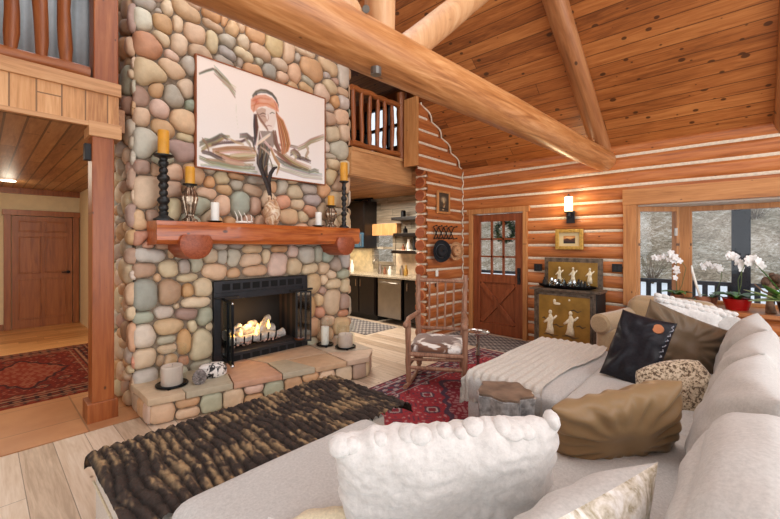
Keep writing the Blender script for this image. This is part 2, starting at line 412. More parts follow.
# short log wall beside the kitchen opening
def cutL(z):
    return [(4.82 if z < 2.72 else 4.60, min(XB+.0, XB-(z-RZ)/RS+.02))]
rows = [(z-.1, z+.1) for z in [2.59-.2*i for i in range(13)]]+[(2.69+.2*i, 2.89+.2*i) for i in range(5)]
rows[-1] = (3.49, 3.72)
mb = MB(); log_rows(mb, rows, 0, YL, 1, cutL)
mb.cur = 0; mb.box((4.84, YL+.004, 0), (XB, 3.9, 2.79))
v = [(4.6, 2.79), (5.87, 2.79), (5.87, 2.85), (4.62, 3.74), (4.6, 3.74)]
a = [mb.addv((x, YL+.004, z)) for x, z in v]; b = [mb.addv((x, 3.9, z)) for x, z in v]
mb.face(a); mb.face(b[::-1])
for i in range(5): mb.face((a[i], a[(i+1) % 5], b[(i+1) % 5], b[i]))
wl = struct(mb.build('wall_far', [M['log_x'], M['chink']], smooth=SH))
# rounded log ends at the kitchen opening
mb = MB(); mb2 = MB()
for z in [2.69-.2*i for i in range(14)]:
    if z < .05: break
    rr = .094
    rings = []
    for k, (dx, s) in enumerate(((.12, 1), (.0, 1), (-.025, .96), (-.035, .85))):
        rings.append([mb.addv((4.82+dx, 3.80+rr*s*1.12*math.cos(2*PI*j/20), z+rr*s*math.sin(2*PI*j/20))) for j in range(20)])
    for a_, b_ in zip(rings[:-1], rings[1:]):
        for j in range(20): mb.face((a_[j], a_[(j+1) % 20], b_[(j+1) % 20], b_[j]))
    mb.cur = 1; mb.face(rings[-1]); mb.cur = 0
    mb2.box((4.81, 3.70, z+.085), (4.9, 3.9, z+.115))
struct(mb.build('trim_2', [M['log_x'], M['log_end']], smooth=SH))['label'] = 'rounded log ends'
struct(mb2.build('trim_3', M['chink']))
# chinking beads: zigzag inner corner and scalloped edge under the roof
mb = MB(); pts = []
for i in range(28):
    z = 2.79-.1*i
    off = .045 if i % 2 else .0
    pts.append((XB-.022-off*.55, YL-.03-.0*off-(.045-off)*.45, z))
mb.tube(pts, .0125, 6)
pts = []
for i in range(40):
    t = i/39; z = 2.86+(3.72-2.86)*t; x = XB-(z-RZ)/RS
    ph = ((z-2.69)/.2) % 1
    pts.append((x-.03+.035*math.sin(PI*ph), YL-.012-.04*math.sin(PI*ph), z-.025+.01*math.sin(PI*ph)))
mb.tube(pts, .0135, 6)
struct(mb.build('trim_4', M['chink'], smooth=True))
# kitchen walls (plank) with window hole
KW = (5.34, 5.92, 1.12, 1.72)   # y0 y1 z0 z1
M['kplank'] = wood('whitewashed_kitchen_planks', K(120, 108, 90), K(158, 146, 128), K(188, 178, 160), along=1, plank=.14, across=2, board=1.1, knots=.2, tint=.8, seam=.03)
mb = MB()
y0, y1, z0, z1 = KW
for lo, hi in (((XB, 3.9, 0), (XB+.14, y0, 2.5)), ((XB, y1, 0), (XB+.14, 8, 2.5)), ((XB, y0, 0), (XB+.14, y1, z0)), ((XB, y0, z1), (XB+.14, y1, 2.5))): mb.box(lo, hi)
struct(mb.build('wall_kitchen', M['kplank']))
struct(MB().box((1.42, 7.9, 0), (6, 8, 2.5)).build('wall_pantry', M['beige']))
# loft floor / kitchen ceiling and hall ceiling
struct(MB().box((3.545, 4.06, 2.49), (5.99, 5.0, 2.70)).box((4.84, 3.9, 2.49), (5.99, 4.06, 2.70)).box((1.42, 5.0, 2.49), (5.99, 8.0, 2.70)).build('ceiling_kitchen', M['hall_ceiling']))
struct(MB().box((-2.7, YP+.04, 2.50), (.885, 4.96, 2.7)).box((-2.7, 4.96, 2.50), (1.4, 9.6, 2.7)).build('ceiling_hall', M['hall_ceiling']))
# loft rear walls
struct(MB().box((-2.7, 9.45, 0), (1.5, 9.6, 6)).build('wall_hall_end', M['beige']))
struct(MB().box((1.32, 4.9, 0), (1.42, 9.5, 2.6)).build('wall_hall_side', M['beige']))
mb = MB()
for lo, hi in (((XB, 3.9, 2.62), (6, 5.2, 4.9)), ((XB, 6.2, 2.62), (6, 9.6, 4.9)), ((XB, 5.2, 2.62), (6, 6.2, 3.5)), ((XB, 5.2, 4.45), (6, 6.2, 4.9)), ((1.5, 9.5, 2.6), (6, 9.6, 6)), ((1.4, 7.9, 2.44), (6, 8, 2.7))): mb.box(lo, hi)
struct(mb.build('wall_loft', M['post']))
wn = thing('window_2', None, None, (XB+.03, 5.7, 3.975)); wn['kind'] = 'structure'
mb = MB()
for a in (-.5, -.17, .17, .5): mb.box((-.03, a-.03, -.48), (.03, a+.03, .48))
for a in (-.46, 0, .46): mb.box((-.03, -.5, a-.03), (.03, .5, a+.03))
mb.build('window_frame', M['blackmatte'], wn); MB().box((-.004, -.5, -.47), (.004, .5, .47)).build('glass', M['glass'], wn)
# pale curtain wall in the hall loft
mb = MB(); mb.grid(160, 1, lambda s, t: (-2.6+3.9*s, 6.4+.05*math.sin(s*150)+.02*math.sin(s*61), 2.72+2.9*t))
cu = tag(mb.build('curtain', plain('pale_grey_curtain', K(204, 206, 206), .9, var=.04), smooth=True, solid=.006), 'long pale grey curtain hanging behind the loft railing', 'curtain')
tag(MB().cyl((-2.6, 6.4, 5.64), (1.3, 6.4, 5.64), .02).build('curtain_rod', M['black'], cu))

# ------------------------------------------------------------------ posts, fascias, trims
struct(MB().box((.645, YP, 0), (.80, YP+.18, 2.47)).build('pillar', M['post'], bevel=.008))
struct(MB().box((.61, YP-.022, 0), (.825, YP+.2, .17)).build('baseboard_pillar', M['post'], bevel=.006))
struct(MB().box((.62, YP-.02, 2.42), (.85, YP+.2, 2.545)).build('trim_5', M['trimwood_x'], bevel=.005))
struct(MB().box((.655, YP, 2.9), (.83, YP+.2, 5.0)).build('pillar_upper', M['post'], bevel=.008))
struct(MB().box((-2.7, YP-.005, 2.53), (.83, YP+.05, 2.80)).build('trim_fascia_left', M['fascia']))
struct(MB().box((-2.7, YP-.03, 2.79), (.845, YP+.2, 2.90)).build('trim_6', M['trimwood_x'], bevel=.004))
struct(MB().box((-2.7, YP-.015, 2.50), (.84, YP+.06, 2.535)).build('trim_7', M['trimwood_x']))
struct(MB().box((3.53, YP-.01, 2.47), (5.2, YP+.12, 2.83)).build('trim_8', M['trimwood_x'], bevel=.004))['label'] = 'pale fascia beam over the kitchen opening'
struct(MB().box((3.53, YP-.03, 2.825), (5.2, YP+.14, 2.87)).build('trim_9', M['trimwood_x'], bevel=.004))
struct(MB().box((4.555, YL-.03, 2.72), (4.60, YL+.23, 3.78)).build('trim_10', M['trimwood_z'], bevel=.004))
# loft railings
def railing(name, label, x0, x1, y, zb, zt, bal, rb, tv_=True):
    t = thing(name, label, 'railing', (x0, y, 0))
    L = x1-x0
    MB().tube([(L*k/12, .008*math.sin(k*2.1), zb+.008*math.sin(k*1.3)) for k in range(13)], [rb*(1+.08*math.sin(k*1.7)) for k in range(13)], 14).build('bottom_rail', M['railwood'], t, smooth=SH)
    MB().tube([(L*k/12, .008*math.sin(k*1.1), zt+.008*math.sin(k*1.9)) for k in range(13)], [rb*(1+.08*math.sin(k*2.7)) for k in range(13)], 14).build('top_rail', M['railwood'], t, smooth=SH)
    for i, x in enumerate(bal):
        rr = rb*.8
        MB().tube([(x-x0+.008*math.sin(i+k), 0, zb+(zt-zb)*k/6) for k in range(7)], [rr*(.72 if k in (0, 6) else 1+.07*math.sin(i*3+k*2)) for k in range(7)], 12).build('baluster', M['railwood_z'], t, smooth=SH)
    return t
bal = [P(u, 30, Y=YP+.1).x for u in (10.5, 40.5, 65)]
d = bal[1]-bal[0]
railing('loft_railing', 'thick reddish log railing of the loft left of the chimney', -1.4, .64, YP+.1, 2.965, 3.95, [b for b in [bal[0]-d*k for k in range(6, 0, -1)] if b > -1.35]+bal, .058)
bal = [P(u, 120, Y=YP+.03).x for u in (353.5, 361.5, 369.5, 377.5, 384.5, 392)]
railing('loft_railing', 'slim reddish log railing of the loft above the kitchen opening', 3.56, 4.56, YP+.03, 2.935, 3.72, bal, .042)
struct(MB().tube([(4.63, YP+.03, 2.86+k*.107) for k in range(11)], [.078+.006*math.sin(k*2) for k in range(11)], 16).build('pillar_loft', M['railwood_z'], smooth=SH))
# dark furniture seen through the railing
t = thing('loft_cabinet', 'dark cabinet standing in the loft behind the slim railing', 'cabinet', (4.9, 6.0, 2.725))
MB().box((-.3, -.5, 0), (.3, .7, .95)).build('body', M['darkcab'], t, bevel=.01); MB().box((-.33, -.53, .95), (.33, .73, .99)).build('top', M['darkcab'], t)

# ------------------------------------------------------------------ roof truss
T0 = Vector((5.86, 1.41, 2.655)); T1 = Vector((-2.65, 1.74, 2.63))
def logbeam(name, p0, p1, r0, r1, mat, sd=0, n=24, seg=40, lump=.03):
    p0 = Vector(p0); p1 = Vector(p1); L = (p1-p0).length
    mb = MB(); pts = [Vector((L*k/seg, .012*nz(k*.12, sd), .012*nz(k*.12, sd+9))) for k in range(seg+1)]
    mb.tube(pts, [(r0+(r1-r0)*k/seg)*(1+lump*nz(k*.35, sd+4)) for k in range(seg+1)], n)
    o = mb.build(name, mat, smooth=SH)
    d = (p1-p0).normalized(); y = Vector((0, 1, 0)) if abs(d.y) < .9 else Vector((1, 0, 0)); z = d.cross(y).normalized(); y = z.cross(d)
    m = Matrix((d, y, z)).transposed().to_4x4(); m.translation = p0; o.matrix_world = m
    return struct(o)
M['beam_x'] = wood('honey_tie_log', K(122, 68, 30), K(178, 118, 68), K(216, 162, 110), along=0, across=1, knots=.25, grain=.85, rough=.38)
logbeam('beam_tie', T0, T1, .142, .15, M['beam_x'], 1)
zr = lambda x: roof(x)-.02
logbeam('beam_rafter', (XB+.05, 1.44, zr(XB+.05)), (RX0, 1.5, zr(RX0)), .115, .12, M['rafter'], 5)
logbeam('beam_rafter', (-2.7, 1.7, zr(-2.7)), (RX0, 1.5, zr(RX0)), .115, .12, M['rafter'], 7)
logbeam('beam_rafter', (XB+.05, -.345, zr(XB+.05)), (RX0, -.33, zr(RX0)), .115, .12, M['rafter'], 9)
logbeam('beam_rafter', (-2.7, -.33, zr(-2.7)), (RX0, -.33, zr(RX0)), .115, .12, M['rafter'], 11)
def vlog(name, p0, p1, r, sd):
    p0 = Vector(p0); p1 = Vector(p1)
    mb = MB(); mb.tube([p0.lerp(p1, k/20) for k in range(21)], [r*(1+.05*nz(k*.3, sd)) for k in range(21)], 20)
    return struct(mb.build(name, M['strut'], smooth=SH))
vlog('beam_king_post', (1.60, 1.57, 2.7), (1.60, 1.52, roof(RX0)-.1), .088, 1)
vlog('beam_brace', (1.80, 1.56, 2.70), (3.55, 1.5, 4.28), .095, 2)
vlog('beam_brace', (1.40, 1.57, 2.70), (-.35, 1.6, 4.28), .085, 3)
mb = MB(); mb.cyl(P(366, 9, Y=1.47), P(366, 9, Y=1.50), .02, n=10); mb.cyl(P(376, 75, Y=1.5)+Vector((0, 0, -.0)), P(376, 75, Y=1.5)+Vector((0, 0, .04)), .03, n=12)
struct(mb.build('trim_11', M['bolt'])); bpy.data.objects['trim_11']['label'] = 'steel bolt heads in the truss'

# ------------------------------------------------------------------ river stones
PAL0 = dict(W=(212, 206, 192), w=(198, 198, 192), P=(208, 134, 108), B=(216, 192, 158), T=(206, 160, 116), O=(214, 156, 104), C=(228, 206, 170), p=(222, 182, 146), G=(176, 168, 156), g=(160, 158, 154), N=(182, 146, 118), V=(164, 134, 124), E=(168, 178, 160), e=(150, 166, 154), Y=(226, 194, 138), b=(200, 204, 200), K=(222, 192, 172))
PAL = {k: tuple(.68*c+.32*m for c, m in zip(v, (216, 190, 158))) for k, v in PAL0.items()}
SEEDS = """143 19 20 24 0 W;149 45 31 28 0 P;147 71 31 27 0 B;145 2 24 12 0 G;159 10 9 6 0 G;163 22 19 20 0 T;162 38 20 13 40 B;179 24 11 17 0 B;168 7 10 18 0 C;188 12 31 15 25 T;195 33 23 23 0 p;180 44 16 25 20 C;172 55 16 11 15 K;171 66 27 14 20 p;200 51 23 14 0 N;189 64 14 15 0 G;213 42 12 25 0 C;213 25 24 8 20 N;212 12 19 17 0 O;195 3 17 9 0 B;225 18 7 14 0 O;233 29 12 13 0 T;228 41 19 12 15 G;227 53 20 11 30 g;225 61 22 9 15 G;244 42 12 15 0 C;244 54 25 10 30 B;257 34 20 19 0 O;261 52 24 13 25 p;253 69 21 12 5 O;241 62 6 11 0 G;260 61 9 7 0 G;270 70 14 14 0 g;275 45 18 24 -25 Y;281 65 18 12 25 B;289 54 11 20 0 p;295 72 14 19 0 p;298 58 6 8 0 G;312 69 22 22 0 O;306 51 20 8 15 B;283 76 12 10 0 p;242 25 8 13 0 p;330 68 18 13 30 p;344 75 10 22 0 W;328 75 7 7 0 g;309 81 15 8 35 G;330 87 13 15 -35 B;336 81 7 8 0 N;344 92 12 7 15 p;323 93 14 18 -35 K;307 87 15 7 20 T;335 102 8 13 0 O;344 102 8 13 0 W;330 108 10 9 0 G;330 118 10 13 0 N;342 116 14 13 0 p;334 135 12 15 0 C;345 133 9 15 0 B;340 149 18 17 0 W;332 156 13 5 0 G;333 164 10 10 0 B;331 176 10 14 0 B;346 167 8 12 0 C;339 184 9 12 0 N;346 185 7 13 0 p;210 182 9 9 0 O;224 179 13 13 0 B;226 189 14 12 20 T;207 193 21 8 0 p;224 204 12 19 0 p;241 203 18 21 0 e;255 206 9 17 0 N;200 205 15 16 0 E;236 185 12 9 0 G;253 191 16 8 15 N;236 176 18 6 0 T;257 179 14 7 0 G;283 188 9 15 15 G;274 187 6 9 0 T;295 193 16 12 0 B;285 201 11 14 0 P;310 190 15 8 0 G;298 204 14 10 0 C;313 200 15 11 0 g;310 210 12 10 0 P;291 215 15 12 0 T;303 216 9 9 0 B;324 190 10 12 0 O;324 211 9 14 0 N;138 96 24 21 0 V;157 89 15 17 0 T;174 98 22 18 10 G;186 89 11 19 0 B;190 105 10 11 0 e;160 109 19 20 0 K;142 116 19 20 0 B;183 121 24 24 0 p;164 127 28 15 25 T;142 142 27 29 0 b;185 137 18 9 15 B;183 149 24 18 0 V;142 167 19 14 0 V;147 192 24 33 0 C;155 169 8 14 0 N;176 173 14 14 0 p;174 189 13 17 30 N;140 220 13 21 0 Y;152 215 13 12 0 V;174 208 10 22 0 C;140 237 18 12 0 P;150 243 12 10 0 P;151 256 34 12 0 w;143 271 26 15 0 N;170 269 19 17 0 C;172 254 7 9 0 T;182 255 14 7 -35 G;185 267 13 13 0 G;197 263 12 20 0 E;211 256 15 13 0 C;226 257 16 14 0 w;158 278 8 9 0 T;188 278 25 7 -5 C;215 271 25 13 0 p;145 295 26 33 0 e;170 292 22 26 0 N;188 291 12 12 0 O;203 288 16 20 0 B;196 302 29 10 0 C;177 306 6 6 0 B;164 312 20 11 0 W;188 314 22 10 10 V;205 317 14 15 0 E;143 317 25 10 0 E;163 246 14 7 0 N;145 338 22 20 0 W;169 327 26 13 0 p;167 340 21 7 0 G;169 349 19 7 0 B;185 342 13 23 0 O;193 327 8 12 0 B;202 345 19 27 0 C;144 359 23 19 0 B;171 361 14 9 0 O;184 361 9 9 0 P;146 380 21 21 0 b;161 361 8 9 0 N;203 365 16 9 0 G;231 257 19 14 0 w;233 273 12 7 0 T;254 249 21 7 0 p;252 260 19 11 -10 B;257 270 22 8 0 p;238 246 13 5 0 g;278 264 17 20 0 K;267 256 7 15 0 C;280 249 17 6 0 O;294 252 9 11 0 K;295 266 14 15 0 B;307 256 16 15 0 w;310 269 16 9 -10 C;319 255 8 13 0 E;328 256 9 12 0 e;324 268 9 10 0 B;332 274 9 9 0 C;336 266 10 12 0 G;345 260 8 13 0 b;343 274 10 8 0 E;325 280 7 9 0 C;334 284 15 9 0 B;346 286 8 12 0 C;313 284 14 18 0 p;333 301 16 22 0 C;344 302 10 15 0 V;319 300 8 12 0 Y;323 291 7 7 0 V;311 307 8 22 0 O;320 312 9 9 0 P;344 313 8 7 0 P;343 326 14 15 0 Y;314 327 9 17 0 T;312 344 9 12 0 E;329 321 9 9 0 B;327 335 12 12 0 T;340 341 12 10 0 G;268 246 9 5 0 g;300 243 10 5 0 G;312 243 12 5 0 g;340 250 9 6 0 B"""
def wallxy(u, v):
    p = P(u, v, Y=YF-.03); return p.x, p.z
def cells(seeds, x0, x1, z0, z1, holes=(), gap=.007, NA=26, maxr=1.55, sm=2):
    """seeds: (x,z,a,b,ang,col) half axes.  -> list of (center, radii array)"""
    S = np.array([[s[0], s[1], s[2], s[3], s[4]] for s in seeds]); n = len(S)
    ca = np.cos(S[:, 4]); sa = np.sin(S[:, 4]); out = []
    th = np.arange(NA)*2*PI/NA
    fr = np.linspace(.05, maxr, 34)
    for i in range(n):
        x, z, a, b, an = S[i]
        dx = np.cos(th); dz = np.sin(th)
        u = dx*ca[i]+dz*sa[i]; v = -dx*sa[i]+dz*ca[i]
        rr = (np.abs(u/a)**2.5+np.abs(v/b)**2.5)**(-1/2.5)  # superellipse radius
        px = x+dx[:, None]*rr[:, None]*fr; pz = z+dz[:, None]*rr[:, None]*fr
        nb = [j for j in range(n) if j != i and abs(S[j, 0]-x) < a*2+max(S[j, 2], S[j, 3])*2.2+.02 and abs(S[j, 1]-z) < max(a, b)*2+max(S[j, 2], S[j, 3])*2.2+.02]
        ok = np.ones(px.shape, bool)
        for j in nb:
            uu = (px-S[j, 0])*ca[j]+(pz-S[j, 1])*sa[j]; vv = -(px-S[j, 0])*sa[j]+(pz-S[j, 1])*ca[j]
            fj = (np.abs(uu/S[j, 2])**2.5+np.abs(vv/S[j, 3])**2.5)**(1/2.5)
            ok &= fj > fr[None, :]
        ok &= (px > x0) & (px < x1) & (pz > z0) & (pz < z1)
        for hx0, hx1, hz0, hz1 in holes: ok &= ~((px > hx0) & (px < hx1) & (pz > hz0) & (pz < hz1))
        first = np.where(ok.all(1), len(fr)-1, np.argmax(~ok, 1)-1).clip(0)
        r = rr*fr[first]-gap
        for _ in range(sm): r = np.minimum((np.roll(r, 1)+2*r+np.roll(r, -1))/4, r*1.06)
        r = r.clip(.008)
        out.append((x, z, r))
    return out, th
def fill_seeds(seeds, x0, x1, z0, z1, rnd, rmin, rmax, tries=6000, holes=()):
    seeds = list(seeds)
    for k in range(tries):
        big = rmax if k < tries*.35 else (rmin+rmax)/2 if k < tries*.7 else rmin*1.1
        a = rnd.uniform(rmin, big)*rnd.uniform(.95, 1.25); b = a*rnd.uniform(.55, 1); x = rnd.uniform(x0, x1); z = rnd.uniform(z0, z1)
        if rnd.random() < .35: a, b = b, a
        if any(hx0 < x < hx1 and hz0 < z < hz1 for hx0, hx1, hz0, hz1 in holes): continue
        if all(((x-s[0])/(s[2]+a*.92))**2+((z-s[1])/(s[3]+b*.92))**2 > 1 for s in seeds):
            seeds.append((x, z, a, b, rnd.uniform(-.4, .4), rnd.choice('BBTTOCCppGGNNVEKWWP')))
    return seeds
def stone_mesh(mb, seeds, bounds, mapf, holes=(), relief=.06, gap=.0035, rnd=None, flat=2.6, sm=2, jit=10):
    cs, th = cells(seeds, *bounds, holes=holes, gap=gap, sm=sm)
    prof = ((1.0, -.02), (.995, .15), (.95, .45), (.86, .68), (.68, .87), (.42, .97))
    for (x, z, r), sd in zip(cs, seeds):
        if r.mean() < .012: continue
        c = PAL[sd[5]]; j = rnd.uniform(-jit, jit)
        mb.col = K(*[max(0, min(255, q_+j+rnd.uniform(-4, 4))) for q_ in c])
        H = min(relief, r.min()*.9+.02)*rnd.uniform(.8, 1.15); ph = rnd.uniform(0, 50)
        rings = []
        for s, hh in prof:
            rings.append([mb.addv(mapf(x+math.cos(t)*q_*s, z+math.sin(t)*q_*s, H*(hh+.09*nz(math.cos(t)*s*1.5+ph, math.sin(t)*s*1.5)))) for t, q_ in zip(th, r)])
        n = len(th)
        for a_, b_ in zip(rings[:-1], rings[1:]):
            for k in range(n): mb.face((a_[k], a_[(k+1) % n], b_[(k+1) % n], b_[k]))
        ce = mb.addv(mapf(x, z, H)); last = rings[-1]
        for k in range(n): mb.face((last[k], last[(k+1) % n], ce))
rnd = random.Random(4)
CX0, CX1 = .97, 3.53; CZ = 5.9
FBX0, FBX1, FBZ0, FBZ1 = 1.665, 2.825, .18, 1.12
sd = []
for ln in SEEDS.split(';'):
    u, v, w_, h_, an, c = ln.split(); u, v, w_, h_, an = map(float, (u, v, w_, h_, an))
    x, z = wallxy(u, v); xa = wallxy(u-w_/2, v)[0]; xb = wallxy(u+w_/2, v)[0]; za = wallxy(u, v-h_/2)[1]; zb = wallxy(u, v+h_/2)[1]
    sd.append((x, z, (xb-xa)/2*1.06, (za-zb)/2*1.06, -R(an)*.8, c))
HOLE = ((FBX0, FBX1, FBZ0-.3, FBZ1),)
sd = fill_seeds(sd, CX0, CX1, .02, CZ, rnd, .06, .145, 7000, HOLE)
mb = MB()
stone_mesh(mb, sd, (CX0-.02, CX1+.02, 0, CZ), lambda x, z, h: (x, YF+.01-h, z), HOLE, rnd=rnd, relief=.08)
for side, xs in ((-1, CX0), (1, CX1)):
    s2 = fill_seeds([], YF-.03, 4.95, .02, CZ, rnd, .055, .12, 4500 if side < 0 else 2500)
    stone_mesh(mb, s2, (YF-.03, 5, 0, CZ), lambda y, z, h: (xs+side*(h+.0), y, z), rnd=rnd, relief=.075)
ch = thing('chimney', None, None, (0, 0, 0)); ch['kind'] = 'structure'; ch.name = 'wall_chimney'
mb.build('river_stones', M['stone'], ch, smooth=True)
mb = MB()
y1 = 4.95
for lo, hi in (((CX0+.01, YF, 0), (FBX0, y1, CZ)), ((FBX1, YF, 0), (CX1-.01, y1, CZ)), ((FBX0, YF, FBZ1), (FBX1, y1, CZ)), ((FBX0, YF, 0), (FBX1, y1, FBZ0)), ((FBX0, YF+.6, FBZ0), (FBX1, y1, FBZ1))): mb.box(lo, hi)
mb.build('mortar_core', M['mortar'], ch)

# ------------------------------------------------------------------ hearth
HZ = .235
HP = [(.955, 3.60), (1.5, 3.47), (2.05, 3.33), (2.98, 3.13), (3.24, 3.34), (3.36, 4.09), (.955, 4.09)]
hearth = thing('hearth', None, None); hearth['kind'] = 'structure'; hearth.name = 'floor_hearth'
mb = MB(); cx, cy = 2.1, 3.8
mb.prism([(cx+(x-cx)*.975, cy+(y-cy)*.955) for x, y in HP], 0, HZ-.055); mb.build('mortar_core', M['mortar'], hearth)
# perimeter strip param: s along, z
seg = [((.955, 4.09), (.955, 3.60)), ((.955, 3.60), (2.05, 3.33)), ((2.05, 3.33), (2.98, 3.13)), ((2.98, 3.13), (3.24, 3.34)), ((3.24, 3.34), (3.36, 4.09))]
cols = ['BTCKGN', 'KpCpETpG', 'pTBKGV', 'VC', 'CBEKG']
mb = MB()
for (a, b), cc in zip(seg, cols):
    A = Vector(a); B = Vector(b); L = (B-A).length; d = (B-A)/L; nrm = Vector((d.y, -d.x))
    if nrm.dot(Vector((2.1, 3.9))-(A+B)/2) > 0: nrm = -nrm
    n = max(2, round(L/.19)); ss = []
    for i in range(n):
        x = L*(i+.5)/n
        if rnd.random() < .3 and n > 3:
            ss.append((x, .05, L/n*.5, .04, 0, rnd.choice(cc))); ss.append((x, .14, L/n*.48, .045, 0, rnd.choice(cc)))
        else: ss.append((x+rnd.uniform(-.02, .02), .09, L/n*.5, .085, 0, rnd.choice(cc)))
    stone_mesh(mb, ss, (0, L, 0, HZ-.058), lambda s, z, h, A=A, d=d, nrm=nrm: (A.x+d.x*s+nrm.x*(h-.012), A.y+d.y*s+nrm.y*(h-.012), z), rnd=rnd, relief=.035, gap=.004, sm=1)
mb.build('face_stones', M['stone'], hearth, smooth=True)
# flagstone slabs on top
slabs = [((.93, 3.56), (1.2, 3.50), (1.24, 3.8), (1.2, 4.09), (.93, 4.09), 'B'), ((1.2, 3.50), (1.58, 3.42), (1.66, 3.7), (1.5, 4.09), (1.2, 4.09), 'E'), ((1.58, 3.42), (2.02, 3.31), (2.1, 3.75), (2.0, 4.09), (1.5, 4.09), (1.66, 3.7), 'P'), ((2.02, 3.31), (2.36, 3.235), (2.3, 3.7), (2.1, 3.75), 'E'), ((2.36, 3.235), (2.72, 3.155), (2.78, 3.6), (2.3, 3.7), 'T'), ((2.3, 3.7), (2.78, 3.6), (2.85, 4.09), (2.0, 4.09), (2.1, 3.75), 'N'), ((2.72, 3.155), (3.0, 3.095), (3.27, 3.32), (2.9, 3.5), (2.78, 3.6), 'K'), ((2.9, 3.5), (3.27, 3.32), (3.39, 4.09), (2.85, 4.09), (2.78, 3.6), 'G')]
mb = MB()
for s in slabs:
    pl = s[:-1]; c = PAL[s[-1]]; mb.col = K(*[.6*x+.4*m for x, m in zip(c, (196, 170, 142))]); mx = sum(p[0] for p in pl)/len(pl); my = sum(p[1] for p in pl)/len(pl)
    pts = []
    for i in range(len(pl)):
        a = Vector(pl[i]); b = Vector(pl[(i+1) % len(pl)])
        for k in range(4):
            p = a.lerp(b, k/4); sc_ = 1-.008/max(.1, (p-Vector((mx, my))).length)
            e = .006*nz(p.x*9, p.y*9, 1)
            pts.append(((mx+(p.x-mx)*sc_)+e, (my+(p.y-my)*sc_)-e))
    dz = rnd.uniform(-.003, .006)
    mb.prism(pts, HZ-.055, HZ+dz)
mb.build('flagstones', M['stone'], hearth, bevel=.007, smooth=SH)

# ------------------------------------------------------------------ floor/wall trims, hall end, doors
def panel_door(t, w, h, mat, panels, th=.045):
    mb = MB(); mb.box((0, 0, 0), (w, th, h)); mb.build('door_leaf', mat, t)
    mb = MB()
    for (a, b, c, d) in panels:
        mb.box((a, -.006, c), (b, th*.5, d))
        e = .022
        for lo, hi in (((a-e, -.014, c-e), (a, 0, d+e)), ((b, -.014, c-e), (b+e, 0, d+e)), ((a, -.014, c-e), (b, 0, c)), ((a, -.014, d), (b, 0, d+e))): mb.box(lo, hi)
    return mb.build('door_panel_moulding', mat, t, bevel=.006)
t = thing('door_2', None, None, (.385, 9.40, .004)); t['kind'] = 'structure'
W = .82
pn = []
for a, b in ((.10, .37), (.45, .72)):
    pn += [(a, b, .18, .86), (a, b, 1.0, 1.62), (a, b, 1.74, 1.9)]
panel_door(t, W, 2.0, M['hall_door'], pn)
MB().cyl((.76, -.05, .98), (.76, 0, .98), .028).bar((.66, -.05, .98), (.77, -.05, .98), .02, .02).build('door_handle', M['iron'], t, bevel=.004)
mb = MB()
for lo, hi in (((-.10, -.03, 0), (-.01, .05, 2.012)), ((W+.01, -.03, 0), (W+.1, .05, 2.012)), ((-.12, -.035, 2.012), (W+.12, .045, 2.11))): mb.box(lo, hi)
mb.build('door_frame', M['hall_door'], t, bevel=.004)
struct(MB().box((-2.7, 9.42, .0), (.28, 9.45, .11)).build('baseboard_hall', M['hall_door']))
struct(MB().box((-2.7, 9.40, 2.40), (1.32, 9.45, 2.5)).build('trim_12', M['hall_door']))
t = thing('door_3', None, None, (1.318, 8.3, .004), R(-90)); t['kind'] = 'structure'
panel_door(t, .8, 2.0, M['hall_door'], [(.1, .7, .2, .9), (.1, .7, 1.0, 1.85)])
mb = MB(); mb.box((.02, 0, 0), (.86, 0, 2.1)) if 0 else None
tag(MB().cyl((-.55, 7.1, 2.488), (-.55, 7.1, 2.5), .09, n=24).build('recessed_light', M['canlight']), 'round recessed lamp in the hall ceiling', 'ceiling light')
ob = bpy.data.objects['recessed_light']; ob['label'] = 'round recessed lamp glowing in the hall plank ceiling'
pc = P(8, 181, Z=2.49)
for vtx in ob.data.vertices: vtx.co.x += pc.x+.55; vtx.co.y += pc.y-7.1
point('recessed_lamp_light', (pc.x, pc.y, 2.3), 3, (1, .88, .68), .08)
# little dark bracket on the post
t = tag(MB().box((.60, YP+.03, 2.22), (.655, YP+.1, 2.36)).build('wall_sensor', M['blackmatte'], bevel=.006), 'small black box fixed to the side of the tall timber post', 'sensor')

# entry door
t = thing('door_1', None, None, (XB-.03, DY1, .006), R(-90)); t['kind'] = 'structure'
W = DY1-DY0; H = 2.0
mb = MB(); th = .05
gx0, gx1, gz0, gz1 = .13, W-.13, 1.0, 1.88
for lo, hi in (((0, 0, 0), (gx0, th, H)), ((gx1, 0, 0), (W, th, H)), ((gx0, 0, gz1), (gx1, th, H)), ((gx0, 0, .86), (gx1, th, gz0)), ((gx0, 0, 0), (gx1, th, .17)), ((gx0, .034, .17), (gx1, th, .86))): mb.box(lo, hi)
mb.build('door_leaf', M['door'], t, bevel=.004)
mb = MB(); gw = (gx1-gx0)/3; gh = (gz1-gz0)/3
for k in (1, 2):
    mb.box((gx0+gw*k-.014, .004, gz0), (gx0+gw*k+.014, .046, gz1)); mb.box((gx0, .004, gz0+gh*k-.014), (gx1, .046, gz0+gh*k+.014))
mb.build('muntins', M['door'], t)
mb = MB(); mb.bar((gx0+.02, .018, .19), (gx1-.02, .018, .84), .075, .034, up=(0, 1, 0)); mb.bar((gx0+.02, .016, .84), (gx1-.02, .016, .19), .075, .034, up=(0, 1, 0)); mb.build('cross_brace', M['door'], t, bevel=.004)
MB().box((gx0, .023, gz0), (gx1, .027, gz1)).build('glass', M['glass'], t)
mb = MB(); mb.box((W-.09, -.014, .86), (W-.04, 0, 1.12)); mb.cyl((W-.065, -.05, .98), (W-.065, 0, .98), .014); mb.cyl((W-.065, -.045, .92), (W-.065, -.045, 1.03), .012); mb.cyl((W-.065, -.03, 1.08), (W-.065, 0, 1.08), .02)
mb.build('door_handle', M['blackmatte'], t, smooth=SH)
mb = MB()
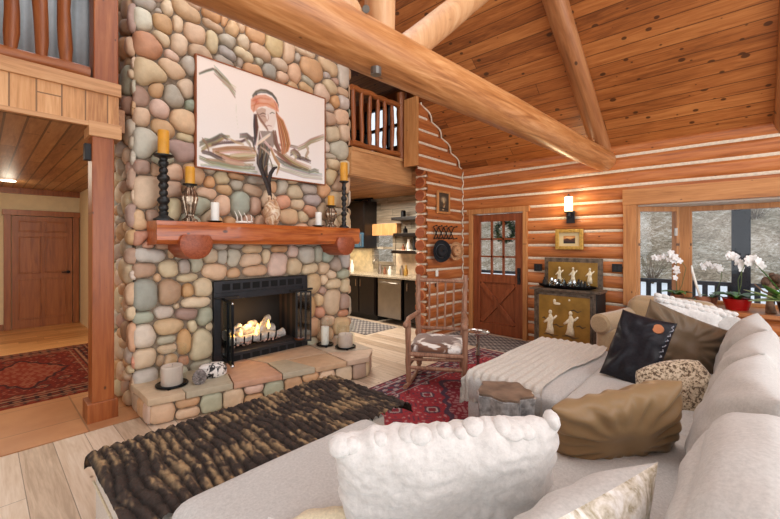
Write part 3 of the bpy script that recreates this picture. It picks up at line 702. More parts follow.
for lo, hi in (((-.075, -.035, -.006), (-.005, .1, 2.09)), ((W+.005, -.035, -.006), (W+.075, .1, 2.09)), ((-.11, -.04, 2.015), (W+.11, .1, 2.10))): mb.box(lo, hi)
mb.build('door_frame', M['trimwood_z'], t, bevel=.005)
# wreath outside the door glass
t = thing('wreath', 'round evergreen wreath hanging outside the entry door glass', 'wreath', (XB+.10, 2.93, 1.72))
mb = MB(); r2 = random.Random(2)
for i in range(1000):
    a = r2.uniform(0, 2*PI); rr = .15+r2.gauss(0, .025); c = Vector((r2.gauss(0, .02), math.cos(a)*rr, math.sin(a)*rr)); d = Vector((r2.gauss(0, 1), r2.gauss(0, 1), r2.gauss(0, 1))).normalized()*.06
    s_ = d.orthogonal().normalized()*.010
    i0 = [mb.addv(p) for p in (c-s_, c+s_, c+d)]; mb.face(i0)
mb.build('greenery', M['leaf_dark'], t)['kind'] = 'stuff'; MB().cyl((0, 0, .15), (-.04, 0, .3), .004).build('hook', M['black'], t)

# bay window
ft = M['trimwood_z']
struct(MB().box((XB-.075, -2.4, 2.02), (XB+.12, 1.185, 2.225)).build('trim_13', M['trimwood'], bevel=.006))['label'] = 'window header board'
struct(MB().box((XB-.065, 1.03, 0.7), (XB+.12, 1.18, 2.05)).build('trim_14', ft, bevel=.006))
struct(MB().box((XB-.065, -2.45, 0.7), (XB+.12, -2.3, 2.05)).build('trim_15', ft, bevel=.006))
mb = MB(); bayp = [(XB+.05, 1.2), (6.62, .58), (6.62, -1.9), (XB+.05, -2.4)]
mb.prism(bayp, 2.005, 2.1); struct(mb.build('ceiling_bay', plain('bay_soffit', K(214, 208, 198), .8, var=.03)))
mb = MB(); mb.prism([(XB-.10, 1.14)]+[(XB+.05, 1.14), (6.56, .62), (6.56, -1.85), (XB+.05, -2.34), (XB-.10, -2.34)], .70, .745); struct(mb.build('trim_sill', wood('honey_sill_board', K(140, 80, 44), K(176, 112, 66), K(196, 136, 86), along=1, across=0, knots=.2, rough=.3), bevel=.006))
mb = MB(); mb.prism([(XB+.05, 1.2), (6.62, .58), (6.62, -1.9), (XB+.05, -2.4)], -.0, .7); struct(mb.build('wall_bay', M['denim']))
def window(name, a, b, z0, z1, fr=.05, dep=.09, posts=True):
    a = Vector((a[0], a[1], 0)); b = Vector((b[0], b[1], 0)); L = (b-a).length; ang = math.atan2(b.y-a.y, b.x-a.x)
    t = thing(name, None, None, (a.x, a.y, 0), ang); t['kind'] = 'structure'
    mb = MB()
    for lo, hi in (((0, -dep/2, z0), (fr, dep/2, z1)), ((L-fr, -dep/2, z0), (L, dep/2, z1)), ((fr, -dep/2, z0), (L-fr, dep/2, z0+fr)), ((fr, -dep/2, z1-fr*1.6), (L-fr, dep/2, z1))): mb.box(lo, hi)
    mb.build('window_frame', ft, t, bevel=.005)
    MB().box((fr, -.003, z0+fr), (L-fr, .003, z1-fr*1.6)).build('glass', M['glass'], t)
    return t
wt = window('window_1', (XB+.10, 1.07), (6.35, .66), .745, 2.005, .04)
MB().box((.49, -.062, 1.62), (.52, -.045, 1.72)).build('latch', M['steel'], wt)
struct(MB().tube([(6.40, .58, .72), (6.40, .58, 2.06)], .075, 4).build('trim_16', ft, bevel=.004))
window('window_3', (6.44, .55), (6.44, -1.85), .745, 2.005, .04)
window('window_4', (6.40, -1.9), (XB+.10, -2.32), .745, 2.05, .06)
# kitchen window
y0, y1, z0, z1 = KW
t = thing('window_5', None, None, (XB+.05, 0, 0)); t['kind'] = 'structure'
mb = MB(); e = .05
for lo, hi in (((-.07, y0-e, z0-e), (.02, y0+.02, z1+e)), ((-.07, y1-.02, z0-e), (.02, y1+e, z1+e)), ((-.07, y0, z0-e), (.02, y1, z0+.02)), ((-.07, y0, z1), (.02, y1, z1+e)), ((-.04, y0, 1.40), (.0, y1, 1.45))): mb.box(lo, hi)
mb.build('window_frame', M['kplank'], t); MB().box((-.003, y0, z0), (.003, y1, z1)).build('glass', M['glass'], t)

# ------------------------------------------------------------------ outside
struct(MB().box((6.63, -9, -.12), (8.3, 6, -.03)).build('floor_deck', M['denim']))
q = NT('winter_hillside'); cc = q.co(); n1 = q.noise(cc, .7, 6, .75, 1.5); n2 = q.noise(q.n('Mapping', {0: cc, 3: (1, 1.0, 2.2)}).outputs[0], 2.6, 6, .8, 2.5); n3 = q.noise(cc, .35, 3)
nn = q.m('ADD', q.m('MULTIPLY', n1, .4), q.m('MULTIPLY', n2, .6))
c = q.ramp(nn, [(.40, K(58, 48, 42)), (.47, K(128, 110, 94)), (.53, K(178, 162, 144)), (.6, K(236, 230, 224))])
c = q.mix(.35, c, q.ramp(n3, [(.35, K(112, 112, 84)), (.65, K(186, 166, 142))])); q.fin(c, .95)
mb = MB(); mb.grid(50, 60, lambda s, t: (21+30*s, -50+90*t, -.25+.68*30*s*(1-.18*s)+.8*nz(s*9, t*16)+.35*nz(s*34, t*60)))
struct(mb.build('ground_hillside', q.mat, smooth=True))
struct(MB().grid(20, 30, lambda s, t: (8+11*s, -50+90*t, -.9+.65*s+.12*nz(s*6, t*24))) and None) if 0 else None
mb = MB(); mb.grid(20, 30, lambda s, t: (8+14*s, -50+90*t, -.6+.4*s+.1*nz(s*6, t*24))); struct(mb.build('ground_snow', M['snow'], smooth=True))
# dead bushes on the slope
q = plain('dry_brush_twigs', K(120, 102, 86), .9, var=.3)
r3 = random.Random(8)
for k in range(16):
    x = 20.5+(k%4)*2.4+r3.uniform(-.3,.3); y = -9+(k//4)*6+(k%4)*1.3; z = -.3+.62*(x-21) if x > 21 else -.3
    mb = MB()
    for i in range(60):
        a = r3.uniform(0, 2*PI); l = r3.uniform(.6, 1.7); sp = r3.uniform(.1, .6)
        p = Vector((0, 0, 0)); pts = [p.copy()]; dd = Vector((math.cos(a)*sp, math.sin(a)*sp, 1)).normalized()
        for j in range(4): dd = (dd+Vector((r3.gauss(0, .15), r3.gauss(0, .15), 0))).normalized(); p = p+dd*l/4; pts.append(p.copy())
        mb.tube(pts, [.012, .01, .008, .006, .003], 3)
    o = mb.build('bare_bush', q, loc=(x, y, z)); tag(o, 'leafless grey brush bush on the hillside beyond the deck', 'bush', 'bare bushes on the hillside')
# deck railing and porch post
t = thing('deck_railing', 'dark slatted deck railing outside the bay window', 'railing', (8.1, 0, 0))
MB().box((-.05, -7, .84), (.05, 5.5, .90)).build('top_rail', M['denim'], t); MB().box((-.03, -7, .02), (.03, 5.5, .07)).build('bottom_rail', M['denim'], t)
for k in range(44):
    y = -3.4+k*.155
    MB().box((-.02, y-.035, .07), (.02, y+.035, .84)).build('baluster', M['denim'], t)
struct(MB().box((7.98, -.07, -.03), (8.2, .15, 3.2)).build('pillar_porch', plain('dark_stained_post', K(44, 46, 54), .9, var=.03)))
# ================================================================== FIREPLACE AND MANTEL
t = thing('fireplace_insert', 'black metal gas fireplace insert with open glass doors above the stone hearth', 'fireplace', (FBX0, YF-.05, .19))
W = FBX1-FBX0; H = .925
mb = MB()
for lo, hi in (((0, 0, .80), (W, .06, H)), ((0, 0, 0), (W, .06, .14)), ((0, 0, .14), (.07, .06, .80)), ((W-.07, 0, .14), (W, .06, .80))): mb.box(lo, hi)
mb.box((.07, .02, .72), (W-.07, .06, .80))
mb.build('surround', M['black'], t, bevel=.004)
for z0 in (.825, .035):
    mb = MB()
    for k in range(9):
        x = .07+(W-.14)/9*(k+.5); mb.box((x-.043, -.002, z0), (x+.043, .0, z0+.07))
    mb.build('vent_louvre', plain('vent_void', K(6, 6, 6), .9), t)
MB().cyl((.0, -.03, .755), (.25, -.03, .755), .011).build('door_track', M['blackmatte'], t); MB().cyl((W-.27, -.03, .755), (W+.05, -.03, .755), .013).build('door_track', M['blackmatte'], t)
q = NT('firebox_brick'); br = q.n('TexBrick', {'Vector': q.co('Object'), 'Scale': 4, 'Color1': K(62, 50, 44), 'Color2': K(78, 60, 50), 'Mortar': K(40, 36, 34)}); q.fin(br.outputs[0], .8)
mb = MB(); D = .5
mb.box((.07, .06, .12), (W-.07, D, .14)); mb.box((.07, .06, .14), (.10, D, .8)); mb.box((W-.10, .06, .14), (W-.07, D, .8)); mb.box((.07, D, .12), (W-.07, D+.03, .82)); mb.box((.07, .06, .8), (W-.07, D, .82))
mb.build('firebox_lining', q.mat, t)
# folding glass doors
d = MB(); d.box((-.012, -.40, .12), (.012, -.385, .74)); d.box((-.012, -.40, .12), (.012, 0, .135)); d.box((-.012, -.40, .725), (.012, 0, .74)); d.box((-.012, -.205, .12), (.012, -.19, .74))
dl = d.build('glass_door', M['iron'], t, loc=(.10, 0, 0)); dl.rotation_euler = (0, 0, R(-12))
MB().box((-.004, -.39, .135), (.004, 0, .725)).build('pane', glass('smoky_door_glass', (.80, .88, .88, 1), .12, .03), dl)
MB().ball((0, -.40, .735), .014, 8, 6).build('door_cap', M['chrome'], dl, smooth=True); MB().ball((0, -.40, .125), .018, 8, 6).build('door_cap', M['chrome'], dl, smooth=True)
d = MB(); d.box((-.012, -.012, .12), (.012, 0.012, .74)); d.box((-.012, -.18, .12), (.012, -.165, .74)); d.box((-.012, -.18, .12), (.012, 0, .14)); d.box((-.012, -.18, .72), (.012, 0, .74)); d.box((-.02, -.12, .12), (.02, -.1, .74)); d.box((-.03, -.06, .12), (.03, -.045, .74))
dr = d.build('glass_door', M['blackmatte'], t, loc=(W-.16, 0, 0)); dr.rotation_euler = (0, 0, R(50))
MB().box((-.004, -.17, .14), (.004, 0, .72)).build('pane', glass('dark_door_glass', (.35, .38, .4, 1), .25, .05), dr)
mb = MB(); mb.lathe([(.055, 0), (.062, .012), (.05, .02), (.03, .018)], (W-.14, -.03, .145)); mb.build('door_knob', plain('copper_knob', K(150, 92, 62), .35, .8), t, smooth=SH)
# grate, logs, flames
mb = MB()
for k in range(6):
    x = .28+k*.1; mb.tube([(x, .10, .27), (x, .11, .19), (x, .2, .17), (x, .36, .17), (x, .38, .24)], .009, 6)
mb.tube([(.24, .15, .17), (.82, .15, .17)], .009, 6); mb.tube([(.24, .33, .17), (.82, .33, .17)], .009, 6); mb.build('grate', M['iron'], t)
lg = plain('ash_grey_ceramic_log', K(196, 190, 182), .9, var=.3, scale=14, bump=.6)
r5 = random.Random(3)
for a, b, rr in (((.22, .15, .235), (.92, .17, .215), .05), ((.24, .3, .27), (.86, .33, .25), .065), ((.34, .16, .31), (.62, .34, .36), .04), ((.56, .15, .29), (.8, .32, .40), .04), ((.25, .2, .30), (.42, .3, .36), .035)):
    a = Vector(a); b = Vector(b)
    MB().tube([a.lerp(b, k/8)+Vector((0, r5.uniform(-.01, .01), r5.uniform(-.012, .012))) for k in range(9)], [rr*r5.uniform(.82, 1.12) for k in range(9)], 10).build('gas_log', lg, t, smooth=SH)
mb = MB()
for k in range(46): mb.ball((r5.uniform(.26, .88), r5.uniform(.11, .15), .165+r5.uniform(0, .05)), (.018, .014, .012), 6, 4)
em = mb.build('ember_bed', plain('pale_embers', K(198, 158, 140), .9, var=.4, scale=30), t, smooth=True); em['kind'] = 'stuff'
for x, y, z, h in ((.26, .14, .25, .11), (.36, .15, .27, .09), (.54, .14, .23, .11), (.57, .16, .30, .09), (.71, .16, .30, .11)):
    MB().lathe([(.006, 0), (.02, h*.2), (.021, h*.38), (.013, h*.65), (.005, h*.88), (.0005, h)], (x, y, z), 8).build('flame', M['flame'], t, smooth=True)
point('fire_glow', (FBX0+.5, YF+.15, .60), 3.5, (1, .55, .2), .08)

t = thing('mantel', 'thick orange-stained timber mantel shelf with half-log corbels on the stone chimney', 'mantel', (1.06, YF, 1.497))
L = 2.41
mb = MB()
def mfn(s, k):
    e = .006*nz(s*9, k*2.2)+.01*nz(s*2.5, k)
    prof = [(-.02, .0), (-.30, .012), (-.325, .05), (-.315, .12), (-.33, .185), (-.31, .222), (-.02, .225)]
    y, z = prof[k]; return (s*L, y+e, z+e*.6)
ids = [[mb.addv(mfn(i/40, k)) for k in range(7)] for i in range(41)]
for i in range(40):
    for k in range(7): mb.face((ids[i][k], ids[i+1][k], ids[i+1][(k+1) % 7], ids[i][(k+1) % 7]))
mb.face(ids[0]); mb.face(ids[-1][::-1]); mb.build('shelf_beam', M['mantel'], t, smooth=SH)
for x in (.32, L-.27):
    mb = MB(); mb.tube([(x, -.02, .015), (x, -.36, .015), (x, -.375, .015)], [.15, .145, .12], 28)
    for i, v_ in enumerate(mb.v):
        if v_[2] > .10: mb.v[i] = (v_[0], v_[1], .10)
    mb.build('corbel', M['mantel_end'], t, smooth=SH)
MZ = 1.724
# ---- items on the mantel
def candle(name, label, loc, r, h, mat, wick=True, group=None, flame=False):
    t = thing(name, label, 'candle', loc, group=group)
    MB().lathe([(r*.96, 0), (r, .006), (r, h-.008), (r*.93, h), (r*.7, h-.006), (r*.2, h-.012), (.0005, h-.012)], n=24).build('wax', mat, t, smooth=SH)
    MB().tube([(0, 0, h-.012), (.002, 0, h+.004), (.006, 0, h+.012)], .0016, 5).build('wick', M['blackmatte'], t)
    return t
def turned(prof, n=24): return MB().lathe(prof, n=n)
BM = plain('distressed_black_paint', K(30, 29, 28), .45, var=.7, scale=26, bump=.3)
def black_stick(x, y, h, rb, label):
    t = thing('candlestick', label, 'candlestick', (x, y, MZ))
    b = [(rb, 0), (rb, .012), (rb*.72, .03), (rb*.6, .045), (rb*.75, .06)]
    pr = [(rb, 0), (rb*1.0, .015), (rb*.65, .03), (rb*.42, .05), (rb*.5, .075)]
    z = .09; k = 0
    while z < h-.08:
        rr = [(.5, .36), (.62, .44), (.44, .3)][k % 3]; pr += [(rb*rr[1], z), (rb*rr[0], z+.02), (rb*rr[0]*.96, z+.04), (rb*rr[1], z+.055)]; z += .068; k += 1
    pr += [(rb*.35, h-.05), (rb*.42, h-.03)]
    turned(pr).build('stem', BM, t, smooth=R(50))
    turned([(rb*.4, h-.03), (rb*.95, h-.012), (rb*1.0, h), (.001, h)]).build('drip_cup', BM, t, smooth=SH)
    return t
y = 3.90
x = P(163.5, 200, Y=y).x; black_stick(x, y, .60, .085, 'tall black turned candlestick at the left end of the mantel')
candle('pillar_candle', 'amber pillar candle on the tall black candlestick at the left mantel end', (x, y, MZ+.60), .047, .225, M['candle_y'])
x = P(344, 200, Y=y).x; black_stick(x, y, .62, .065, 'slimmer black candlestick at the right end of the mantel')
candle('pillar_candle', 'amber pillar candle on the black candlestick at the right mantel end', (x, y, MZ+.62), .05, .245, M['candle_y'])
MG = plain('mercury_glass', K(150, 128, 108), .12, .75, var=.5, scale=18, bump=.2)
def mercury(x, y, h, label):
    t = thing('candle_holder', label, 'candle holder', (x, y, MZ)); r = .06
    MB().lathe([(r*1.1, 0), (r*1.1, .018), (r*.8, .03), (r*.55, .045), (r*.62, .07), (r*.9, h*.42), (r*1.15, h*.62), (r*1.05, h*.75), (r*.6, h*.9), (r*.55, h-.02)], n=48, lobes=8, lamp=.12).build('glass_body', MG, t, smooth=R(60))
    turned([(r*.55, h-.02), (r*1.05, h-.012), (r*1.1, h), (.001, h)]).build('drip_cup', M['iron'], t, smooth=SH)
x = P(190, 200, Y=y).x; mercury(x, y, .36, 'fluted brown mercury glass candle holder left of the white candle')
candle('pillar_candle', 'short amber candle on the left fluted glass holder', (x, y, MZ+.36), .043, .165, M['candle_y'])
x = P(331, 200, Y=y).x; mercury(x, y, .28, 'fluted mercury glass candle holder near the right mantel end')
candle('pillar_candle', 'short amber candle on the right fluted glass holder', (x, y, MZ+.28), .044, .125, M['candle_y'])
for u, lb, h in ((215, 'white pillar candle on a dark saucer on the left half of the mantel', .19), (318.5, 'white pillar candle beside the right fluted glass holder', .17)):
    x = P(u, 200, Y=y).x
    t = thing('candle_saucer', 'small dark saucer under the '+('left' if u < 300 else 'right')+' white mantel candle', 'saucer', (x, y, MZ))
    turned([(.04, 0), (.07, .012), (.08, .018), (.055, .012), (.001, .012)]).build('dish', M['iron'], t, smooth=SH)
    candle('pillar_candle', lb, (x, y, MZ+.013), .04, h, M['candle_w'])
# antler tines
x = P(242, 210, Y=y).x; t = thing('antler', 'small white antler lying on the mantel left of the stone vase', 'antler', (x, y, MZ))
mb = MB(); mb.tube([(-.07, 0, .015), (0, 0, .02), (.08, .01, .02), (.12, 0, .03)], [.008, .013, .012, .008], 8)
for a, b in (((-.05, 0, .015), (-.085, -.01, .13)), ((0, 0, .02), (-.04, 0, .14)), ((.06, 0, .02), (.02, 0, .12)), ((.1, 0, .025), (.10, 0, .10))):
    a = Vector(a); b = Vector(b); mb.tube([a, a.lerp(b, .5)+Vector((.012, 0, 0)), b], [.009, .007, .002], 7)
mb.build('tines', plain('bone_white', K(236, 230, 218), .5, var=.06), t, smooth=True)
# vase with dark branches
x = P(272, 205, Y=y-.02).x; t = thing('stone_vase', 'mottled cream and brown stone vase holding dark twisted feathers', 'vase', (x, y-.02, MZ))
q = NT('mottled_onyx'); n1 = q.noise(q.co(), 9, 5, .6, 2); q.fin(q.ramp(n1, [(.32, K(126, 84, 56)), (.45, K(190, 146, 108)), (.6, K(230, 210, 182)), (.75, K(196, 190, 176))]), .3)
mb = MB(); mb.lathe([(.055, 0), (.075, .03), (.095, .10), (.093, .17), (.07, .24), (.042, .275), (.03, .28), (.028, .26)], n=28); mb.build('body', q.mat, t, smooth=SH)
mb = MB(); mb.lathe([(.001, 0), (.016, .01), (.02, .04), (.012, .06), (.001, .065)], (-.03, 0, .265), 10); mb.lathe([(.001, 0), (.016, .01), (.018, .04), (.01, .055), (.001, .06)], (.035, 0, .265), 10); mb.build('ear_lobe', q.mat, t, smooth=True)
def feather(t, pts, w0, name, mat):
    mb = MB(); P_ = [Vector(p) for p in pts]; n = len(P_)
    ws = [w0*math.sin(PI*min(1, (k+.6)/n))**.7 for k in range(n)]
    mb.tube(P_, [max(.003, w*.5) for w in ws], 8)
    for i in range(len(mb.v)):
        k = i//8; c = P_[k]; v_ = Vector(mb.v[i]); mb.v[i] = tuple(Vector((v_.x, c.y+(v_.y-c.y)*.35, v_.z)))
    return mb.build(name, mat, t, smooth=SH)
fm = plain('dark_brown_feather', K(46, 34, 30), .6, var=.5, scale=30, bump=.5)
feather(t, [(-.005, 0, .25), (-.03, 0, .36), (-.06, 0, .46), (-.10, 0, .54), (-.13, 0, .62), (-.135, 0, .70), (-.11, 0, .78)], .055, 'feather', fm)
feather(t, [(.0, .01, .25), (-.02, .01, .38), (-.035, .01, .48), (-.01, .01, .58), (.03, .01, .64), (.07, .01, .66)], .05, 'feather', fm)
feather(t, [(-.02, .015, .3), (-.055, .015, .42), (-.085, .015, .50), (-.09, .015, .6), (-.06, .015, .66)], .035, 'feather', plain('tan_feather', K(120, 92, 70), .7, var=.4, scale=30))

# ---- items on the hearth
def hurricane(x, y, lb, r=.115, h=.33, cr=.085, chh=.17, kind='p', group=None):
    t = thing('hurricane_lantern', lb, 'lantern', (x, y, HZ))
    MB().tube([(math.cos(a*PI/12)*r, math.sin(a*PI/12)*r, .022) for a in range(24)], .009, 6, closed=True).build('base_ring', M['iron'], t, smooth=True)
    mb = MB()
    for a in (0, 2.1, 4.2): mb.box((-.012, -.012, 0), (.012, .012, .02), Matrix.Translation((math.cos(a)*r*.9, math.sin(a)*r*.9, 0)))
    mb.lathe([(r, .012), (r, .02), (.001, .02)], n=24); mb.build('base_plate', M['iron'], t)
    MB().lathe([(r-.012, .02), (r-.012, h), (r-.006, h+.002), (r-.004, h), (r-.006, .02)], n=32).build('glass_cylinder', M['glass_d'], t, smooth=SH)
    return t
p = P(172, 386, Z=HZ); hurricane(p.x, p.y, 'large glass hurricane on an iron ring at the left end of the stone hearth', .125, .36)
candle('pillar_candle', 'wide pale pink candle inside the left hearth hurricane', (p.x, p.y, HZ+.021), .088, .165, M['candle_p'])
p = P(345.5, 348, Z=HZ); hurricane(p.x, p.y, 'glass hurricane at the right end of the stone hearth', .12, .30)
candle('pillar_candle', 'wide pale pink candle inside the right hearth hurricane', (p.x, p.y, HZ+.021), .088, .155, M['candle_p'])
p = P(326, 346, Z=HZ); hurricane(p.x, p.y+.02, 'narrow glass hurricane beside the firebox on the hearth', .10, .34)
candle('pillar_candle', 'slim white candle inside the narrow hurricane beside the firebox', (p.x, p.y+.02, HZ+.021), .05, .22, M['candle_w'])
# pine cone and speckled box
p = P(199.5, 384, Z=HZ)
t = thing('pine_cone', 'grey pine cone decoration standing on the hearth', 'pine cone', (p.x, p.y, HZ))
mb = MB()
for k in range(11):
    z = .008+k*.0115; rr = .052*math.sin(PI*min(.97, (k+2.2)/13.5))**.8; n_ = 11
    for j in range(n_):
        a = 2*PI*(j+.5*(k % 2))/n_; mb.ball((math.cos(a)*rr, math.sin(a)*rr, z), (.012, .012, .006), 6, 4)
mb.lathe([(.02, 0), (.045, .03), (.045, .07), (.02, .125), (.001, .13)], n=14)
mb.build('scales', plain('grey_cone', K(150, 140, 136), .6, var=.5, scale=40), t, smooth=True)
p = P(212, 379, Z=HZ)
q = NT('speckled_hide'); vo = q.n('TexVoronoi', {'Vector': q.co(), 'Scale': 26}); q.fin(q.ramp(q.noise(q.co(), 22, 4, .6, 1), [(.44, K(24, 22, 24)), (.5, K(232, 226, 220))]), .4)
t = thing('speckled_box', 'black and white speckled oval box behind the pine cone', 'box', (p.x+.03, p.y+.06, HZ), R(-15))
mb = MB(); mb.lathe([(.10, 0), (.125, .02), (.13, .07), (.115, .095)], n=28); 
for i, v_ in enumerate(mb.v): mb.v[i] = (v_[0], v_[1]*.6, v_[2])
mb.build('bowl', q.mat, t, smooth=SH)
mb = MB(); mb.lathe([(.118, .092), (.12, .105), (.10, .125), (.04, .135), (.001, .136)], n=28)
for i, v_ in enumerate(mb.v): mb.v[i] = (v_[0], v_[1]*.6, v_[2])
mb.build('lid', q.mat, t, smooth=SH)

# ================================================================== PAINTING
def canvas(name, label, cat, NX, NY, W_, H_, img, loc, rz, dep, frame_mat, fw=.0, fd=.0, group=None):
    """vertical picture: local x right, z up, front toward -y. img(NY,NX,3) sRGB 0-255 row 0 = top"""
    t = thing(name, label, cat, loc, rz, group)
    me = bpy.data.meshes.new('painted_surface')
    xs = np.linspace(0, W_, NX); zs = np.linspace(H_, 0, NY)
    X_, Z_ = np.meshgrid(xs, zs); V = np.stack([X_, np.zeros_like(X_)-dep, Z_], -1).reshape(-1, 3)
    i = np.arange(NX*NY).reshape(NY, NX); Fc = np.stack([i[:-1, :-1], i[1:, :-1], i[1:, 1:], i[:-1, 1:]], -1).reshape(-1, 4)
    me.from_pydata(V.tolist(), [], Fc.tolist()); me.materials.append(M['paint'])
    c = img.reshape(-1, 3)/255.; c = np.where(c <= .04045, c/12.92, ((c+.055)/1.055)**2.4); c = np.concatenate([c, np.ones((len(c), 1))], 1)
    at = me.color_attributes.new('Col', 'FLOAT_COLOR', 'POINT'); at.data.foreach_set('color', c.astype(np.float32).ravel())
    o = bpy.data.objects.new('painted_surface', me); C.objects.link(o); o.parent = t
    return t
class Img:
    def __init__(s, nx, ny, asp): s.nx = nx; s.ny = ny; s.X, s.Y = np.meshgrid(np.linspace(0, 1, nx)*asp, np.linspace(0, 1, ny)); s.a = np.zeros((ny, nx, 3)); s.asp = asp
    def stroke(s, pts, w, col, op=1, soft=.35):
        pts = np.array(pts, float); best = np.full(s.X.shape, 9.); 
        if not hasattr(w, '__len__'): w = [w]*len(pts)
        for k in range(len(pts)-1):
            a = pts[k]; b = pts[k+1]; d = b-a; L2 = (d**2).sum()+1e-9
            t_ = (((s.X-a[0])*d[0]+(s.Y-a[1])*d[1])/L2).clip(0, 1)
            dist = np.hypot(s.X-a[0]-d[0]*t_, s.Y-a[1]-d[1]*t_)/(w[k]+(w[k+1]-w[k])*t_)
            best = np.minimum(best, dist)
        m = ((1-best)/soft).clip(0, 1)*op; s.a += m[..., None]*(np.array(col)-s.a)
    def poly(s, pts, col, op=1):
        pts = np.array(pts, float); ins = np.zeros(s.X.shape, bool); j = len(pts)-1
        for i in range(len(pts)):
            xi, yi = pts[i]; xj, yj = pts[j]
            if yi != yj: ins ^= ((yi > s.Y) != (yj > s.Y)) & (s.X < (xj-xi)*(s.Y-yi)/(yj-yi)+xi)
            j = i
        s.a += (ins*op)[..., None]*(np.array(col)-s.a)
    def blob(s, c, rx, ry, col, op=1, soft=.5):
        d = np.hypot((s.X-c[0])/rx, (s.Y-c[1])/ry); m = ((1-d)/soft).clip(0, 1)*op; s.a += m[..., None]*(np.array(col)-s.a)
YPT = YF-.085
pa = P(196.7, 100, Y=YPT).x; pb = P(324.5, 100, Y=YPT).x
pz1 = (P(196.7, 55.4, Y=YPT).z+P(324.5, 98.5, Y=YPT).z)/2; pz0 = (P(197.5, 167.5, Y=YPT).z+P(324.8, 183.5, Y=YPT).z)/2
PW = pb-pa; PH = pz1-pz0; asp = PW/PH
def cp(x, y):   # enlarged crop coordinates -> painting coordinates
    p_ = P(190+x*.2695, 50+y*.2695, Y=YPT); return ((p_.x-pa)/PW*asp, (pz1-p_.z)/PH)
def cps(*l): return [cp(l[i], l[i+1]) for i in range(0, len(l), 2)]
im = Img(330, 215, asp)
im.a[:] = (238, 233, 228); yy = im.Y[..., None]; im.a += (1-yy)*np.array((4, -8, -16))
u1 = .0026; rp = random.Random(21)
def brush(l, w_, col, n=5, spread=2.2, op=.75, jit=16, taper=True):
    """a dry brush mark: several thin tapering hairs of slightly different colour, in crop coordinates"""
    pts = [(l[i], l[i+1]) for i in range(0, len(l), 2)]
    for k in range(n):
        off = (k-(n-1)/2)*spread*w_/5; q_ = [(x+rp.uniform(-1, 1)*spread*.5, y+off+rp.uniform(-1, 1)*spread*.6) for x, y in pts]
        sm = []
        for a_, b_ in zip(q_[:-1], q_[1:]):
            for t_ in (0, .5): sm.append((a_[0]+(b_[0]-a_[0])*t_, a_[1]+(b_[1]-a_[1])*t_))
        sm.append(q_[-1]); m_ = len(sm)
        ws = [u1*w_*.42*(.35+.65*math.sin(PI*(i_+.6)/(m_+.2))) if taper else u1*w_*.4 for i_ in range(m_)]
        c_ = tuple(max(0, min(255, c+rp.uniform(-jit, jit))) for c in col)
        im.stroke([cp(*p_) for p_ in sm], ws, c_, op, .6)
OC = (150, 128, 96); BR = (140, 92, 58); DK = (78, 60, 50); OL = (120, 112, 88); TN = (196, 164, 128); GR = (166, 170, 158)
# far ridge
brush((35, 88, 60, 78, 86, 70, 100, 80), 7, (96, 82, 72), 3); brush((90, 72, 112, 96, 140, 122, 168, 165), 9, (150, 134, 116), 6, 3); brush((95, 74, 120, 100, 150, 128), 5, (104, 84, 70), 3)
brush((120, 112, 145, 132, 170, 150), 8, (178, 162, 144), 5, 3, .5); brush((170, 165, 172, 240, 178, 290), 1.5, (200, 186, 168), 1, 0, .6)
# middle ground washes and marks
im.blob(cp(70, 350), .07, .06, (170, 160, 132), .55, .9); im.blob(cp(110, 330), .07, .03, (150, 142, 118), .5, .9)
for l, w_, c_ in (((36, 350, 55, 338, 80, 342, 110, 318), 9, OL), ((42, 372, 70, 352, 96, 346, 125, 322, 148, 326), 8, OC), ((60, 340, 90, 330, 118, 315, 140, 330), 6, (98, 92, 80)), ((45, 330, 60, 345, 70, 372), 6, (132, 110, 84)), ((84, 374, 140, 366, 200, 366, 250, 372), 8, BR), ((95, 384, 130, 398, 180, 408, 240, 402), 10, BR), ((110, 378, 160, 374, 230, 378), 6, TN), ((150, 392, 200, 388, 250, 388), 7, TN), ((80, 352, 120, 344, 190, 340, 215, 328, 240, 326), 5, DK), ((185, 318, 212, 316, 232, 335, 240, 368), 8, (92, 78, 64)), ((205, 330, 222, 350, 230, 372), 7, (170, 150, 122)), ((45, 378, 75, 384, 110, 402, 130, 412), 7, DK), ((35, 398, 80, 418, 130, 428, 190, 436, 240, 438), 8, OL), ((60, 405, 110, 412, 160, 424, 235, 426), 5, OC), ((120, 398, 150, 414, 200, 424), 8, TN), ((40, 428, 100, 432, 160, 444, 250, 456), 6, GR), ((150, 330, 170, 342, 200, 350), 4, TN),
        ((330, 352, 370, 356, 400, 362), 5, (120, 100, 84)), ((400, 366, 425, 356, 448, 338, 470, 330, 497, 320), 9, OC), ((430, 352, 440, 372, 428, 396, 440, 408), 8, (170, 154, 128)), ((372, 384, 388, 376, 402, 386, 410, 398), 10, (104, 92, 76)), ((395, 398, 420, 404, 448, 414), 6, DK), ((380, 380, 395, 395, 388, 408), 7, (180, 164, 138)), ((325, 380, 350, 400, 390, 426, 440, 448), 10, BR), ((335, 372, 365, 398, 400, 420, 450, 440), 6, TN), ((318, 398, 350, 420, 400, 440, 445, 452), 7, DK), ((340, 426, 390, 445, 440, 458, 490, 464), 7, GR), ((290, 425, 340, 442, 420, 468, 490, 478), 6, (180, 172, 150)), ((440, 452, 462, 446, 478, 452), 6, (110, 110, 90))): brush(l, w_, c_, 5)
